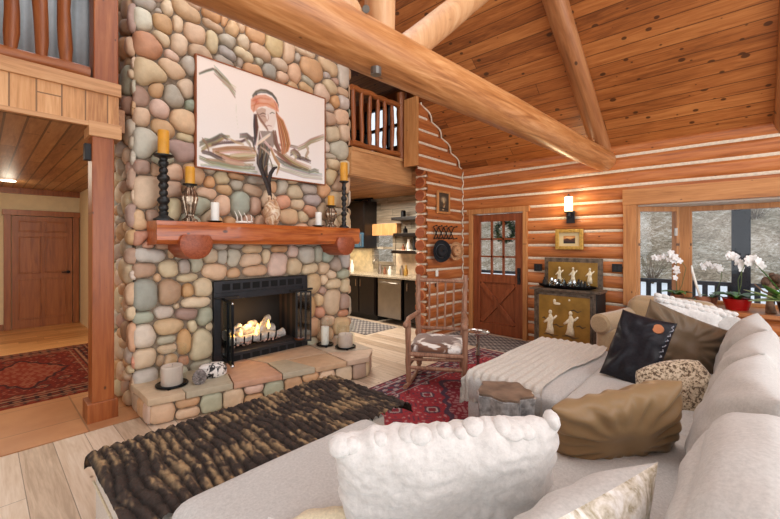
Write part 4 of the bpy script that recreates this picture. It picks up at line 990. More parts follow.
# hair
for k in range(9): brush((250-k*2.2, 160+k*3, 238-k*.8, 190, 236, 215+k*2), 5, (74-k*2, 58, 52), 2, 2, .8)
brush((232, 172, 244, 158, 264, 152, 285, 154, 305, 164, 320, 184, 328, 208), 8, (88, 70, 60), 5, 1.6); brush((250, 158, 264, 153, 284, 156), 3, (196, 186, 176), 2, 1, .7)
for k in range(7): brush((238+k*1.5, 240, 236+k*2.6, 280, 240+k*3, 320, 238+k*4, 352), 7, (50+k*7, 40+k*3, 40), 2, 2, .8)
for k in range(11): brush((316+k*.6, 218+k*2, 324+k*2.2, 262, 332+k*3.2, 310, 338+k*3.4, 350, 342+k*2.2, 388-k*1.2), 8, ((196, 122, 72), (150, 82, 46), (218, 154, 104), (120, 64, 40))[k % 4], 2, 2, .8)
for k in range(5): brush((306+k*3, 300, 312+k*3, 345, 326+k*3, 376), 7, (112, 70, 50), 2, 2, .7)
# face
im.poly(cps(243, 222, 266, 212, 300, 216, 318, 226, 320, 258, 313, 286, 302, 300, 288, 302, 270, 284, 254, 256), (230, 212, 200), .95)
im.poly(cps(243, 222, 268, 214, 282, 220, 280, 240, 287, 262, 278, 272, 264, 268, 251, 250), (182, 142, 118), .65)
brush((250, 236, 262, 258, 280, 284, 290, 298), 7, (130, 86, 64), 4, 2, .6); brush((258, 240, 270, 234, 282, 239), 4, (66, 46, 40), 2, 1, .8); brush((296, 236, 305, 231, 314, 236), 3.5, (84, 60, 52), 2, 1, .8); brush((289, 236, 292, 254, 287, 264), 3, (172, 122, 98), 2, 1, .7); brush((282, 283, 292, 280, 303, 283), 3.5, (160, 92, 78), 2, 1, .8); brush((262, 246, 272, 244, 280, 248), 4, (120, 80, 62), 2, 1, .6)
# headband
im.poly(cps(226, 182, 244, 168, 280, 166, 305, 178, 326, 200, 330, 232, 308, 220, 280, 208, 256, 212, 236, 232, 226, 218), (222, 160, 130), .95)
im.blob(cp(246, 190), .045, .04, (206, 100, 76), .7, .9); im.blob(cp(272, 184), .05, .03, (228, 176, 150), .7, .9); im.blob(cp(308, 204), .05, .035, (220, 150, 96), .7, .9)
for l in ((228, 208, 256, 198, 290, 200, 326, 222), (230, 190, 260, 178, 300, 184), (236, 226, 240, 206, 248, 190), (312, 190, 320, 208, 322, 224)): brush(l, 5, (190, 96, 60), 2, 2, .55)
# scarf, braid, hands
im.poly(cps(258, 300, 306, 302, 316, 345, 300, 376, 262, 372, 250, 345), (120, 98, 86), .7)
for k in range(9): brush((256+k*5, 350, 250+k*5.4, 385, 250+k*4.6, 420, 262+k*3, 452, 276+k*2.2, 486), 9, (58+k % 3*14, 46+k % 3*8, 42), 2, 2, .85)
brush((292, 356, 276, 396, 272, 444), 5, (140, 126, 116), 3, 2, .6)
brush((256, 286, 252, 325, 245, 365, 252, 382), 9, (230, 212, 200), 4, 2, .85); brush((250, 348, 274, 330, 298, 312), 8, (232, 214, 202), 4, 2, .85); brush((258, 300, 268, 330), 6, (226, 206, 194), 3, 2, .8); brush((276, 338, 294, 358, 318, 376), 8, (218, 190, 172), 4, 2, .8); brush((262, 360, 280, 372, 300, 392), 5, (206, 176, 158), 3, 2, .7)
brush((300, 368, 314, 400, 332, 430, 322, 458), 8, (178, 128, 94), 4, 2.4, .8); brush((312, 372, 345, 396, 376, 424), 7, (120, 82, 60), 4, 2.4, .8); brush((296, 400, 306, 430, 300, 460), 6, (90, 70, 58), 3, 2, .7)
for _ in range(1): im.a[1:-1, 1:-1] = (im.a[1:-1, 1:-1]*2+im.a[:-2, 1:-1]+im.a[2:, 1:-1]+im.a[1:-1, :-2]+im.a[1:-1, 2:])/6
t = canvas('painting', 'wide canvas painting of a long-haired woman in a headband above a desert landscape', 'painting', 330, 215, PW, PH, im.a.clip(0, 255), (pa, YPT, pz0), 0, .0, None)
mb = MB(); f_ = .012; dp = .045
for lo, hi in (((-f_, -.006, -f_), (0, dp, PH+f_)), ((PW, -.006, -f_), (PW+f_, dp, PH+f_)), ((0, -.006, -f_), (PW, dp, 0)), ((0, -.006, PH), (PW, dp, PH+f_))): mb.box(lo, hi)
mb.build('frame', M['post'], t); MB().box((0, .002, 0), (PW, dp, PH)).build('backing', M['trimwood'], t)

# ================================================================== WALL B DECOR
XW = XB-.05
# sconce
p = P(570.5, 210, X=XW-.02); t = thing('wall_sconce', 'black iron wall sconce with a glowing glass cylinder beside the door', 'wall lamp', (XW, p.y, 0))
mb = MB(); zb = P(570, 222, X=XW).z; zt = P(570, 197, X=XW).z
mb.box((-.03, -.055, zb-.02), (.0, .055, zb+.16)); mb.box((-.09, -.02, zb+.06), (-.02, .02, zb+.10)); mb.lathe([(.055, 0), (.06, .012), (.05, .02), (.001, .02)], (-.10, 0, zb+.13)); mb.cyl((-.10, 0, zb+.08), (-.10, 0, zb+.13), .03)
mb.build('bracket', M['black'], t, bevel=.003)
mb = MB(); mb.lathe([(.052, zb+.15), (.052, zt-.01), (.046, zt)], (-.10, 0, 0), 20); mb.build('glass_shade', M['lamp'], t, smooth=SH)
mb = MB(); mb.tube([(-.1+.057*math.cos(k*PI/8), .057*math.sin(k*PI/8), zt-.005) for k in range(16)], .005, 5, closed=True); mb.cyl((-.10, 0, zt+.0), (-.10, 0, zt+.03), .012); mb.build('top_ring', M['black'], t)
point('sconce_light', (XW-.22, p.y, (zb+zt)/2+.1), 7, (1, .76, .45), .05)
# gilt framed small picture
def small_picture(name, label, x, y, z, W_, H_, rz, img, fm, fw, off):
    t = canvas(name, label, 'picture', img.shape[1], img.shape[0], W_, H_, img, (x, y, z), rz, .004, None)
    mb = MB()
    for lo, hi in (((-fw, -off, -fw), (0, .02, H_+fw)), ((W_, -off, -fw), (W_+fw, .02, H_+fw)), ((0, -off, -fw), (W_, .02, 0)), ((0, -off, H_), (W_, .02, H_+fw))): mb.box(lo, hi)
    mb.build('frame', fm, t, bevel=.008)
    MB().box((0, -.002, 0), (W_, .02, H_)).build('backing', M['blackmatte'], t)
    return t
g = Img(50, 40, 1.25); g.a[:] = (214, 196, 150)
g.poly([(.28, .25), (.97, .25), (.97, .8), (.28, .8)], (196, 130, 70)); g.poly([(.28, .5), (.5, .42), (.7, .52), (.97, .38), (.97, .8), (.28, .8)], (74, 46, 34)); g.poly([(.28, .62), (.97, .68), (.97, .8), (.28, .8)], (40, 32, 34)); g.blob((.62, .36), .3, .08, (232, 190, 130), .8)
pA = P(556.5, 230, X=XW); pB = P(583.5, 250, X=XW); W_ = pA.y-pB.y-.09; H_ = .2
small_picture('framed_picture', 'small landscape picture in a wide gilt frame below the wall sconce', XW-.015, pA.y-.045, pB.z+.055, W_, P(570, 229.5, X=XW).z-P(570, 250.5, X=XW).z-.11, R(-90), g.a, M['gold'], .05, .03)
g = Img(24, 50, .45); g.a[:] = (70, 58, 46); g.blob((.22, .35), .16, .2, (170, 150, 120), .8); g.stroke([(.2, .3), (.26, .6), (.2, .9)], .04, (196, 170, 130)); g.stroke([(.3, .5), (.2, .7)], .04, (110, 80, 50)); g.stroke([(.1, .8), (.4, .85)], .05, (40, 34, 30))
pA = P(437.5, 190, Y=YL-.06); pB = P(449.5, 215, Y=YL-.06)
small_picture('framed_picture', 'narrow upright picture in a plain wooden frame on the short log wall', pA.x+.03, YL-.058, pB.z+.045, pB.x-pA.x-.06, pA.z-pB.z-.08, 0, g.a, M['trimwood_z'], .033, .018)
# outlets and switch
for u, v, lb in ((538, 267.5, 'black outlet plate on the log wall between the door and the gold cabinet'), (617, 268, 'black outlet plate on the log wall beside the bay window')):
    p = P(u, v, X=XW-.005)
    t = thing('outlet_plate', lb, 'outlet', (XW+.004, p.y, p.z)); MB().box((-.014, -.06, -.055), (0, .06, .055)).build('plate', M['blackmatte'], t, bevel=.003)
    mb = MB(); mb.box((-.017, -.04, -.03), (-.013, -.01, .03)); mb.box((-.017, .01, -.03), (-.013, .04, .03)); mb.build('socket', M['black'], t)
p = P(437, 273, Y=YL-.05); t = thing('light_switch', 'small white light switch plate under the hats', 'switch', (p.x, YL-.045, p.z)); MB().box((-.035, -.008, -.055), (.035, 0, .055)).build('plate', M['candle_w'], t, bevel=.002); MB().box((-.008, -.018, -.015), (.008, -.006, .015)).build('toggle', M['candle_w'], t)
p = P(436, 285, Y=YL-.05); t = thing('key_hook', 'little dark hook plate below the light switch', 'hook', (p.x, YL-.045, p.z)); MB().box((-.02, -.012, -.03), (.02, 0, .03)).build('plate', M['iron'], t, bevel=.003); MB().tube([(0, -.01, 0), (0, -.03, -.01), (0, -.03, -.03)], .004, 6).build('hook', M['iron'], t)
# accordion rack and hats
YR = YL-.06
t = thing('coat_rack', 'black accordion peg rack holding two hats on the log wall', 'coat rack', (0, YR, 0))
top = [P(u, 227, Y=YR) for u in (434, 440, 446.5, 453)]; bot = [P(u, 237, Y=YR) for u in (434, 440, 446.5, 453)]
zt = 1.51+ (244-228)*.0149; dz = .17; xs = [P(u, 230, Y=YR).x for u in (433.5, 438.5, 443.5, 448.5, 453.5)]
zt = P(443, 227, Y=YR).z; zb = P(443, 239, Y=YR).z
mb = MB()
for k in range(4):
    mb.bar((xs[k], 0, zt), (xs[k+1], -.004, zb), .018, .008, up=(0, 1, 0)); mb.bar((xs[k], -.008, zb), (xs[k+1], -.004, zt), .018, .008, up=(0, 1, 0))
mb.build('lattice', M['blackmatte'], t)
for k in range(5):
    for z in (zt, zb):
        mb = MB(); mb.cyl((xs[k], 0, z), (xs[k], -.06, z+.012), .008, .008, 8); mb.ball((xs[k], -.066, z+.013), .014, 8, 6); mb.build('peg', M['blackmatte'], t, smooth=SH)
def hat(lb, x, z, mat, band, brim=.125, hgt=.33, wd=.25):
    t = thing('cowboy_hat', lb, 'hat', (x, YR-wd*.285, z), R(-34))
    mb = MB()
    def fn(r_, a): # hangs flat: brim in xz plane, crown toward -y
        rr = r_; c, s_ = math.cos(a), math.sin(a)
        return rr*c*wd/2, rr*s_*hgt/2
    prof = [(1.0, -.02), (.93, -.005), (.8, 0), (.60, 0), (.56, -.03), (.54, -.075), (.46, -.10), (.25, -.095), (.0, -.08)]
    rings = []
    for r_, y_ in prof:
        ring = []
        for j in range(28):
            a = 2*PI*j/28; x_, z_ = fn(max(r_, .001), a)
            cur = -.045*abs(math.cos(a))**2*max(0, r_-.6)/.4
            ring.append(mb.addv((x_, y_+cur, z_)))
        rings.append(ring)
    for a_, b_ in zip(rings[:-1], rings[1:]):
        for j in range(28): mb.face((a_[j], a_[(j+1) % 28], b_[(j+1) % 28], b_[j]))
    mb.build('felt', mat, t, smooth=True, solid=.004)
    MB().tube([(.575*math.cos(k*PI/12)*wd/2, -.018, .575*math.sin(k*PI/12)*hgt/2) for k in range(24)], .008, 6, closed=True).build('hat_band', band, t, smooth=True)
pw = P(436.5, 251, Y=YR); hat('black felt cowboy hat hanging on the accordion rack', pw.x, pw.z, plain('black_felt', K(22, 22, 26), .9), plain('grey_band', K(80, 84, 90), .6), hgt=.36, wd=.30)
pw = P(452, 251, Y=YR); hat('tan straw hat hanging right of the black hat', pw.x+.0, pw.z, plain('tan_straw', K(188, 140, 98), .8, var=.2, scale=60), plain('brown_band', K(120, 72, 44), .6), hgt=.31, wd=.24)

# ================================================================== KITCHEN
KX = 5.27
t = thing('kitchen_base_cabinet', 'run of dark espresso kitchen base cabinets left of the steel dishwasher', 'cabinet', (KX, 5.02, 0))
MB().box((.0, .26, .10), (.58, 2.6, .86)).build('body', M['darkcab'], t); MB().box((.06, .26, .0), (.58, 2.6, .10)).build('plinth', M['blackmatte'], t)
for k in range(4):
    d = MB().box((-.02, .28+k*.46, .13), (0, .28+k*.46+.43, .84)).build('door', M['darkcab'], t, bevel=.004)
    hy = .28+k*.46+(.05 if k % 2 else .38)
    MB().cyl((-.045, hy, .66), (-.045, hy, .80), .007, n=8).build('handle', M['chrome'], d)
t = thing('kitchen_base_cabinet', 'narrow dark base cabinet right of the steel dishwasher', 'cabinet', (KX, 3.94, 0))
MB().box((0, 0, .10), (.58, .60, .86)).build('body', M['darkcab'], t); d = MB().box((-.02, .03, .13), (0, .57, .84)).build('door', M['darkcab'], t, bevel=.004); MB().cyl((-.045, .5, .66), (-.045, .5, .8), .007, n=8).build('handle', M['chrome'], d)
ya = P(402, 300, X=KX).y; yb = P(378.5, 300, X=KX).y
t = thing('dishwasher', 'stainless steel dishwasher between the dark kitchen cabinets', 'dishwasher', (KX, ya, 0)); w_ = 5.26-ya if False else yb-ya
MB().box((.01, .0, .1), (.55, w_, .86)).build('body', M['iron'], t)
MB().box((-.025, .01, .12), (.01, w_-.01, .85)).build('door', M['steel'], t, bevel=.006)
MB().tube([(-.04, .05, .78), (-.065, .07, .78), (-.07, w_/2, .78), (-.065, w_-.07, .78), (-.04, w_-.05, .78)], .011, 8).build('handle', M['steel'], t, smooth=True)
tag(MB().box((KX-.04, 3.92, .861), (XB-.0, 7.6, .90)).build('countertop', M['counter'], bevel=.006), 'speckled granite kitchen counter running under the kitchen window', 'countertop')
t = thing('faucet', 'curved steel kitchen faucet in front of the kitchen window', 'faucet', (5.7, 5.62, .90)); MB().tube([(0, 0, 0), (0, 0, .22), (-.03, 0, .29), (-.10, 0, .30), (-.15, 0, .25), (-.15, 0, .21)], .011, 8).build('spout', M['steel'], t, smooth=True); MB().cyl((0, .03, .04), (0, .10, .09), .006, n=8).build('handle', M['steel'], t)
vy0 = P(398, 230, X=XB-.1).y
for v, lb in ((219, 'top'), (235, 'middle'), (252, 'bottom')):
    z = P(403, v, X=XB-.15).z
    ys = P(391.5, v, X=XB-.26).y; ys = min(ys, vy0-.02) if v == 235 else ys
    tag(MB().box((XB-.27, 3.98, z-.03), (XB-.005, ys, z+.035)).build('floating_shelf', M['darkcab'], bevel=.003), lb+' dark floating shelf on the kitchen wall', 'shelf')
    r7 = random.Random(v)
    n_ = 6 if v == 252 else 3
    for k in range(n_):
        y_ = 4.25+k*(ys-4.45)/max(1, n_-1)
        h = r7.uniform(.12, .26); rr = r7.uniform(.03, .05)
        kind = r7.choice(['jar', 'bottle', 'vase'])
        pr = dict(jar=[(rr, 0), (rr, h*.7), (rr*.8, h*.75), (rr*.85, h*.8)], bottle=[(rr, 0), (rr, h*.55), (rr*.35, h*.75), (rr*.35, h)], vase=[(rr*.7, 0), (rr*1.1, h*.4), (rr*.5, h*.8), (rr*.7, h)])[kind]
        o = MB().lathe(pr, n=14).build(kind, M[r7.choice(['glass_d', 'iron', 'candle_w', 'blackmatte', 'terracotta'])], loc=(XB-.13, y_, z+.035), smooth=SH)
        tag(o, ['first', 'second', 'third', 'fourth', 'fifth', 'sixth'][k]+' small '+kind+' from the log wall on the '+lb+' kitchen shelf', kind, 'vessels on the kitchen shelves')
# valance over kitchen window
vy0 = P(398, 230, X=XB-.1).y; vy1 = P(367.5, 230, X=XB-.1).y
tag(MB().box((XB-.14, vy0, P(380, 235.5, X=XB-.1).z), (XB-.002, vy1, P(380, 224, X=XB-.1).z)).build('window_valance', M['fascia'], bevel=.004), 'pale plank box valance above the kitchen window', 'valance')
# track light
t = thing('track_light', 'small black two-head track lamp on the kitchen wall top', 'ceiling light', (XB-.2, 6.05, 2.48))
MB().box((-.02, -.28, -.02), (.02, .28, .01)).build('track', M['blackmatte'], t)
for k in (-.18, .1): MB().cyl((0, k, -.02), (-.03, k-.03, -.13), .035, .045, 12).build('lamp_head', M['blackmatte'], t)
# dark wall cabinet with microwave
ya = P(364.5, 230, X=5.5).y
t = thing('kitchen_wall_cabinet', 'tall black wall cabinet with a built-in microwave seen past the chimney', 'cabinet', (5.5, ya, 1.42))
MB().box((0, 0, 0), (.36, .9, 1.0)).build('body', M['darkcab'], t); MB().box((-.02, .02, .35), (0, .88, .98)).build('door', M['darkcab'], t, bevel=.004)
MB().box((-.03, .02, .02), (0, .88, .33)).build('microwave_door', plain('dark_blue_glass', K(70, 100, 120), .1, 0, var=.2, scale=4), t, bevel=.004); MB().cyl((-.05, .06, .05), (-.05, .06, .3), .008, n=8).build('handle', M['steel'], t)
# backsplash lit panel
struct(MB().box((XB-.008, 5.95, .9), (XB-.001, 7.6, 1.42)).build('trim_17', plain('warm_backsplash_tile', K(206, 190, 160), .3, var=.15)))
struct(MB().box((XB-.008, 3.92, .9), (XB-.001, 5.28, 1.40)).build('trim_18', plain('cream_backsplash_tile', K(218, 196, 168), .3, var=.15)))
area('under_cabinet_light', (5.62, 6.4, 1.40), (0, 0, 0), .2, .8, 3, (1, .8, .5))
area('under_shelf_light', (5.66, 4.6, 1.40), (0, 0, 0), .2, .9, 3, (1, .86, .66))
r7 = random.Random(12)
for k, (u, v) in enumerate(((352, 268), (380, 272), (385, 275), (390, 274), (396, 276), (402, 275), (406, 276))):
    p = P(u, v, X=5.6); h = r7.uniform(.12, .24) if k else .26; rr = r7.uniform(.035, .055)
    o = MB().lathe([(rr, 0), (rr*1.05, h*.5), (rr*.5, h*.75), (rr*.5, h)], n=14).build('canister', M[('candle_w', 'steel', 'terracotta', 'candle_w', 'glass_d', 'steel', 'gold')[k]], loc=(5.6, p.y, .901), smooth=SH)
    tag(o, ('cream canister at the far left end of the kitchen counter', 'steel canister under the kitchen window', 'brown clay canister right of the steel one', 'white canister over the dishwasher', 'clear glass jar on the counter over the dishwasher', 'small steel jar near the right end of the kitchen counter', 'brass jar at the right end of the kitchen counter')[k], 'jar', 'jars on the kitchen counter')
# runner rug in kitchen
# ================================================================== SOFT SHAPES
RV = Vector((math.sin(TH), -math.cos(TH), 0)); FV = Vector((math.cos(TH), math.sin(TH), 0)); UV = Vector((0, 0, 1))
def cv(r, u, f): return RV*r+UV*u+FV*f
def cushion(name, mat, parent, lo, hi, r=.05, puff=.02, sd=0, n=14, wr=.006):
    lo = Vector(lo); hi = Vector(hi); c = (lo+hi)/2; h = (hi-lo)/2; r = min(r, min(h)*.98)
    mb = MB(); wp = lambda v: math.copysign(abs(v)**.62, v)
    for ax in range(3):
        for sg in (-1, 1):
            a1, a2 = [k for k in range(3) if k != ax]
            def fn(s, t):
                p = [0, 0, 0]; p[ax] = sg; p[a1] = wp(2*s-1); p[a2] = wp(2*t-1)
                q = Vector((p[0]*h.x, p[1]*h.y, p[2]*h.z)); inn = Vector([max(-(h[k]-r), min(h[k]-r, q[k])) for k in range(3)]); d = q-inn
                if d.length > 0: d = d.normalized()*r
                q = inn+d
                k = 1
                for j in range(3):
                    if j != ax: k *= max(0, 1-p[j]**2)**.7
                q[ax] += sg*puff*k
                e = wr*nz(q.x*5+sd, q.y*5+c.x, q.z*5)+wr*.5*nz(q.x*14+sd, q.y*14, q.z*14+c.y)
                q += q.normalized()*e
                return c+q
            mb.grid(n, n, fn)
    return mb.build(name, mat, parent, smooth=True, weld=True)
def pillow_mesh(name, mat, parent, w, h, t, sd=0, n=36, wr=.012, pinch=.10, rad=1, pw=2.4, lump=0, lf=10, edge=0, rnd=0):
    mb = MB(); idx = {}
    def pos(i, j, side):
        s = 2*i/n-1; q = 2*j/n-1
        s = math.copysign(abs(s)**.8, s); q = math.copysign(abs(q)**.8, q)
        x = s*w/2*(1-pinch*(1-q*q)*abs(s)**2); y = q*h/2*(1-pinch*(1-s*s)*abs(q)**2)
        if rnd: x *= math.sqrt(1-rnd*q*q/2); y *= math.sqrt(1-rnd*s*s/2)
        e = max(0, 1-abs(s)**pw)**.55*max(0, 1-abs(q)**pw)**.55
        z = side*t/2*e
        # creases running in from the corners and along the seams
        a = math.atan2(q, s); rr = math.hypot(s, q)
        f = math.sin(a*9*rad+sd+2.5*nz(s*1.3+sd, q*1.3, side))*max(0, rr-.35)*e
        z += side*wr*(f+1.1*nz(s*2.2+sd, q*2.2, side*3+sd)*e)
        if lump: z += side*lump*abs(nz(s*lf*.5+sd, q*lf*.5*h/w, side))*min(1, e*2)
        if edge: y += edge*nz(s*7+sd, q*3, 1)*abs(q)**3; x += edge*nz(q*7+sd, s*3, 5)*abs(s)**3
        return (x, y, z)
    for side in (1, -1):
        for i in range(n+1):
            for j in range(n+1):
                b = i in (0, n) or j in (0, n)
                if b and side < 0: idx[i, j, side] = idx[i, j, 1]
                else: idx[i, j, side] = mb.addv(pos(i, j, 0 if b else side))
        for i in range(n):
            for j in range(n): mb.face([idx[a, b, side] for a, b in ((i, j), (i+1, j), (i+1, j+1), (i, j+1))])
    return mb.build(name, mat, parent, smooth=True)
def frame_mat(c, wv, hv):
    wv = wv.normalized(); nv = wv.cross(hv).normalized(); hv = nv.cross(wv)
    m = Matrix((wv, hv, nv)).transposed().to_4x4(); m.translation = c; return m
def place_cam(o, u, v, D, wv, hv):
    c = Vector(ray(u, v))*(D/F)+Vector((0, 0, CH)); o.matrix_world = frame_mat(c, cv(*wv), cv(*hv)); return o

# ================================================================== SECTIONAL SOFA
so = thing('sectional_sofa', 'large pale grey linen sectional sofa with loose back cushions', 'sofa')
mb = MB()
for lo, hi in (((.16, -.40, .07), (4.12, .92, .28)), ((.50, .92, .07), (1.55, 1.64, .28)), ((2.62, .92, .07), (4.10, 1.60, .28))): mb.box(lo, hi)
mb.build('base', M['sofa'], so, bevel=.02, smooth=SH)
mb = MB(); mb.box((.16, -.44, .10), (4.16, -.16, .70)); mb.build('back_frame', M['sofa'], so, bevel=.05, smooth=SH)
mb = MB(); mb.box((.10, -.42, .10), (.38, .70, .68)); mb.build('side_frame', M['sofa'], so, bevel=.05, smooth=SH)
for x, y in ((.2, -.36), (4.05, -.36), (4.02, 1.52), (2.7, 1.52), (.58, 1.56), (1.48, 1.56), (.2, .6)): MB().cyl((x, y, 0), (x, y, .075), .022, .028).build('leg', M['darkcab'], so)
cushion('chaise_cushion', M['sofa'], so, (.50, .90, .275), (1.57, 1.66, .50), .07, .015, 3, 20)
cushion('seat_cushion', M['sofa'], so, (.40, -.12, .275), (1.57, .895, .49), .06, .015, 1)
cushion('seat_cushion', M['sofa'], so, (1.58, -.12, .275), (2.60, .905, .485), .06, .018, 5, 20)
cushion('seat_cushion', M['sofa'], so, (2.61, -.12, .275), (4.12, .90, .485), .06, .018, 6, 20)
cushion('chaise_cushion', M['sofa'], so, (2.62, .905, .275), (4.12, 1.62, .49), .06, .015, 8, 20)
cushion('arm_cushion', M['sofa'], so, (4.13, -.40, .10), (4.33, .75, .66), .07, .01, 9)
bc = cushion('back_cushion', M['sofa2'], so, (-.42, -.16, -.27), (.42, .16, .27), .13, .05, 12, 22, .014)
bc.location = (1.42, -.07, .665); bc.rotation_euler = (R(-12), 0, R(-2))
for k, (x, y, rz, rx) in enumerate(((2.27, .02, 2, 68), (3.02, .0, -4, 70), (3.75, .0, 2, 72))):
    o = pillow_mesh('back_cushion', M['sofa2'], so, .80, .58, .27, sd=20+k*7, n=40, wr=.018, pinch=.07, pw=3)
    o.matrix_local = Matrix.Translation((x, y, .70)) @ Matrix.Rotation(R(180+rz), 4, 'Z') @ Matrix.Rotation(R(rx), 4, 'X')

# throw pillows
t = thing('throw_pillow', 'wide white faux-fur pillow with a gathered tufted top edge', 'pillow', group='throw pillows on the sectional sofa')
def thing_at(name, label, cat, u, v, D, wv, hv, group='throw pillows on the sectional sofa'):
    t = thing(name, label, cat, group=group); place_cam(t, u, v, D, wv, hv); return t
bpy.data.objects.remove(t)
t = thing_at('throw_pillow', 'wide white faux-fur pillow with a gathered tufted top edge', 'pillow', 447, 477, 1.36, (.74, .05, .03), (0, .45, -.16))
pillow_mesh('cover', M['furwhite'], t, .78, .45, .21, sd=3, n=70, wr=.014, pinch=.03, pw=4, lump=.014, lf=16, edge=.02)
mb = MB(); r8 = random.Random(5)
for k in range(17):
    x = -.36+.72*k/16; mb.ball((x+r8.uniform(-.01, .01), .204+r8.uniform(-.012, .008), r8.uniform(-.012, .02)), (.036*r8.uniform(.7, 1.3), .024*r8.uniform(.7, 1.3), .04*r8.uniform(.7, 1.2)), 10, 7)
mb.build('tufted_edge', M['furwhite'], t, smooth=True)
t = thing_at('throw_pillow', 'bronze satin pillow lying behind the white faux-fur pillow', 'pillow', 616, 426, 1.86, (.62, .12, .02), (.06, .40, -.13))
pillow_mesh('cover', M['satin'], t, .64, .39, .19, sd=11, n=60, wr=.026, pinch=.03, rad=2, pw=4)
t = thing_at('throw_pillow', 'pale linen pillow with a mottled gold and white panel, nearest the camera', 'pillow', 570, 551, 1.09, (.535, .034, .27), (.05, .40, -.15))
pillow_mesh('cover', M['sofa2'], t, .60, .44, .21, sd=17, n=50, wr=.012, pinch=.06, pw=2.6)
q = NT('mottled_gold_print'); n1 = q.noise(q.co(), 11, 5, .6, 1.5); n2 = q.noise(q.co(), 70, 2); q.fin(q.mix(.3, q.ramp(n1, [(.42, K(232, 228, 222)), (.52, K(206, 196, 176)), (.6, K(150, 134, 96)), (.68, K(214, 204, 186))]), q.ramp(n2, [(.4, K(190, 184, 170)), (.6, K(244, 242, 238))])), .9)
o = bpy.data.objects[[c.name for c in t.children][0]]; o.data.materials.append(q.mat)
for p_ in o.data.polygons:
    c = p_.center
    if c.z > .001: p_.material_index = 1
t = thing_at('throw_pillow', 'small cream tasselled pillow half hidden at the left of the white faux-fur pillow', 'pillow', 330, 528, 1.42, (.3, .02, .05), (0, .25, -.18))
pillow_mesh('cover', M['cream'], t, .32, .26, .10, sd=2, n=24)
mb = MB()
for k in range(9):
    a = Vector((-.155, .11-.004*k, 0)); b = a+Vector((-.05-.004*r8.random(), .03*math.sin(k*2), .02*math.cos(k*3))); mb.tube([a, a.lerp(b, .5)+Vector((0, .006, 0)), b], .003, 5)
mb.build('tassel', M['furwhite'], t, smooth=True)
t = thing_at('throw_pillow', 'round-edged beige pillow with a dark speckled animal print', 'pillow', 676, 390, 2.42, (.34, .13, -.16), (-.10, .33, .10))
q = NT('speckled_animal_print'); vo = q.n('TexVoronoi', {'Vector': q.co(), 'Scale': 62}); n2 = q.noise(q.co(), 60, 3, .6, .5); q.fin(q.ramp(n2, [(.42, K(96, 76, 56)), (.5, K(196, 178, 150)), (.62, K(222, 208, 184))]), .9, sheen=.4); q.bump(n2, .4, .006)
pillow_mesh('cover', q.mat, t, .42, .36, .20, sd=31, n=36, wr=.012, pinch=-.0, pw=2, rnd=.62)
t = thing_at('throw_pillow', 'black leather pillow with a round tan patch and laced edge', 'pillow', 637, 349, 2.86, (.277, -.067, -.38), (.21, .42, .073))
pillow_mesh('cover', M['leather'], t, .37, .54, .14, sd=41, n=40, wr=.018, pinch=.05, pw=3)
MB().cyl((.10, .18, .036), (.10, .18, .055), .034, n=22).build('round_patch', M['copper'], t, smooth=SH)
mb = MB(); pr = []
for k in range(40): pr.append((.177-.012*math.sin(k*1.9)-.02*math.sin(PI*k/39), .235-.49*k/39, .022+.01*math.sin(PI*k/39)+.006*math.cos(k*1.9)))
mb.tube(pr, .0045, 5); mb.build('lacing', plain('blue_grey_cord', K(150, 150, 160), .6, var=.5, scale=80), t, smooth=True)
t = thing_at('throw_pillow', 'dark bronze satin pillow between the black leather pillow and the back cushions', 'pillow', 678, 344, 3.10, (.5, -.22, -.15), (.2, .42, .05))
pillow_mesh('cover', M['satin_d'], t, .60, .52, .18, sd=51, n=50, wr=.032, pinch=.05, rad=2, pw=3)
t = thing_at('throw_pillow', 'white pillow with ruffled fur trim behind the dark bronze pillow', 'pillow', 692, 331, 3.36, (.6, -.15, -.1), (.12, .42, .1))
pillow_mesh('cover', M['furwhite'], t, .68, .50, .14, sd=61, n=36, wr=.02, pinch=.03, pw=3)
mb = MB()
for row in range(2):
    for k in range(12):
        mb.ball((-.31+.62*k/11, .24-.05*row+r8.uniform(-.006, .006), .03*row+.012), (.034*r8.uniform(.7, 1.2), .022, .026*r8.uniform(.7, 1.2)), 9, 6)
mb.build('ruffled_trim', M['furwhite'], t, smooth=True)
t = thing_at('throw_pillow', 'grey linen pillow corner between the ruffled white pillow and the farthest back cushion', 'pillow', 722, 338, 3.3, (.3, -.12, -.3), (.14, .42, .1))
pillow_mesh('cover', M['sofa2'], t, .42, .46, .12, sd=71, n=24)

# ================================================================== BENCH WITH FUR THROW
be = thing('ottoman_bench', 'long cream upholstered bench between the sofa and the stone hearth', 'bench')
BX0, BX1, BY0, BY1 = .40, 1.80, 1.71, 2.43
mb = MB(); mb.box((BX0, BY0, .07), (BX1, BY1, .40)); mb.build('body', M['bench'], be, bevel=.03, smooth=SH)
MB().tube([(BX0-.004, BY0, .30), (BX0-.004, BY1, .30)], .006, 6).build('piping', M['cream'], be)
for x, y in ((BX0+.06, BY0+.06), (BX1-.06, BY0+.06), (BX0+.06, BY1-.06), (BX1-.06, BY1-.06)): MB().cyl((x, y, 0), (x, y, .075), .02, .026).build('leg', M['darkcab'], be)
def fold(a, lo, hi, r=.05):
    # arc length coordinate -> (position, drop)
    if a < lo:
        d = lo-a
        return (lo-r*math.sin(min(d/r, PI/2))*1.0, r*(1-math.cos(min(d/r, PI/2)))+max(0, d-r*PI/2))
    if a > hi:
        d = a-hi
        return (hi+r*math.sin(min(d/r, PI/2)), r*(1-math.cos(min(d/r, PI/2)))+max(0, d-r*PI/2))
    return (a, 0)
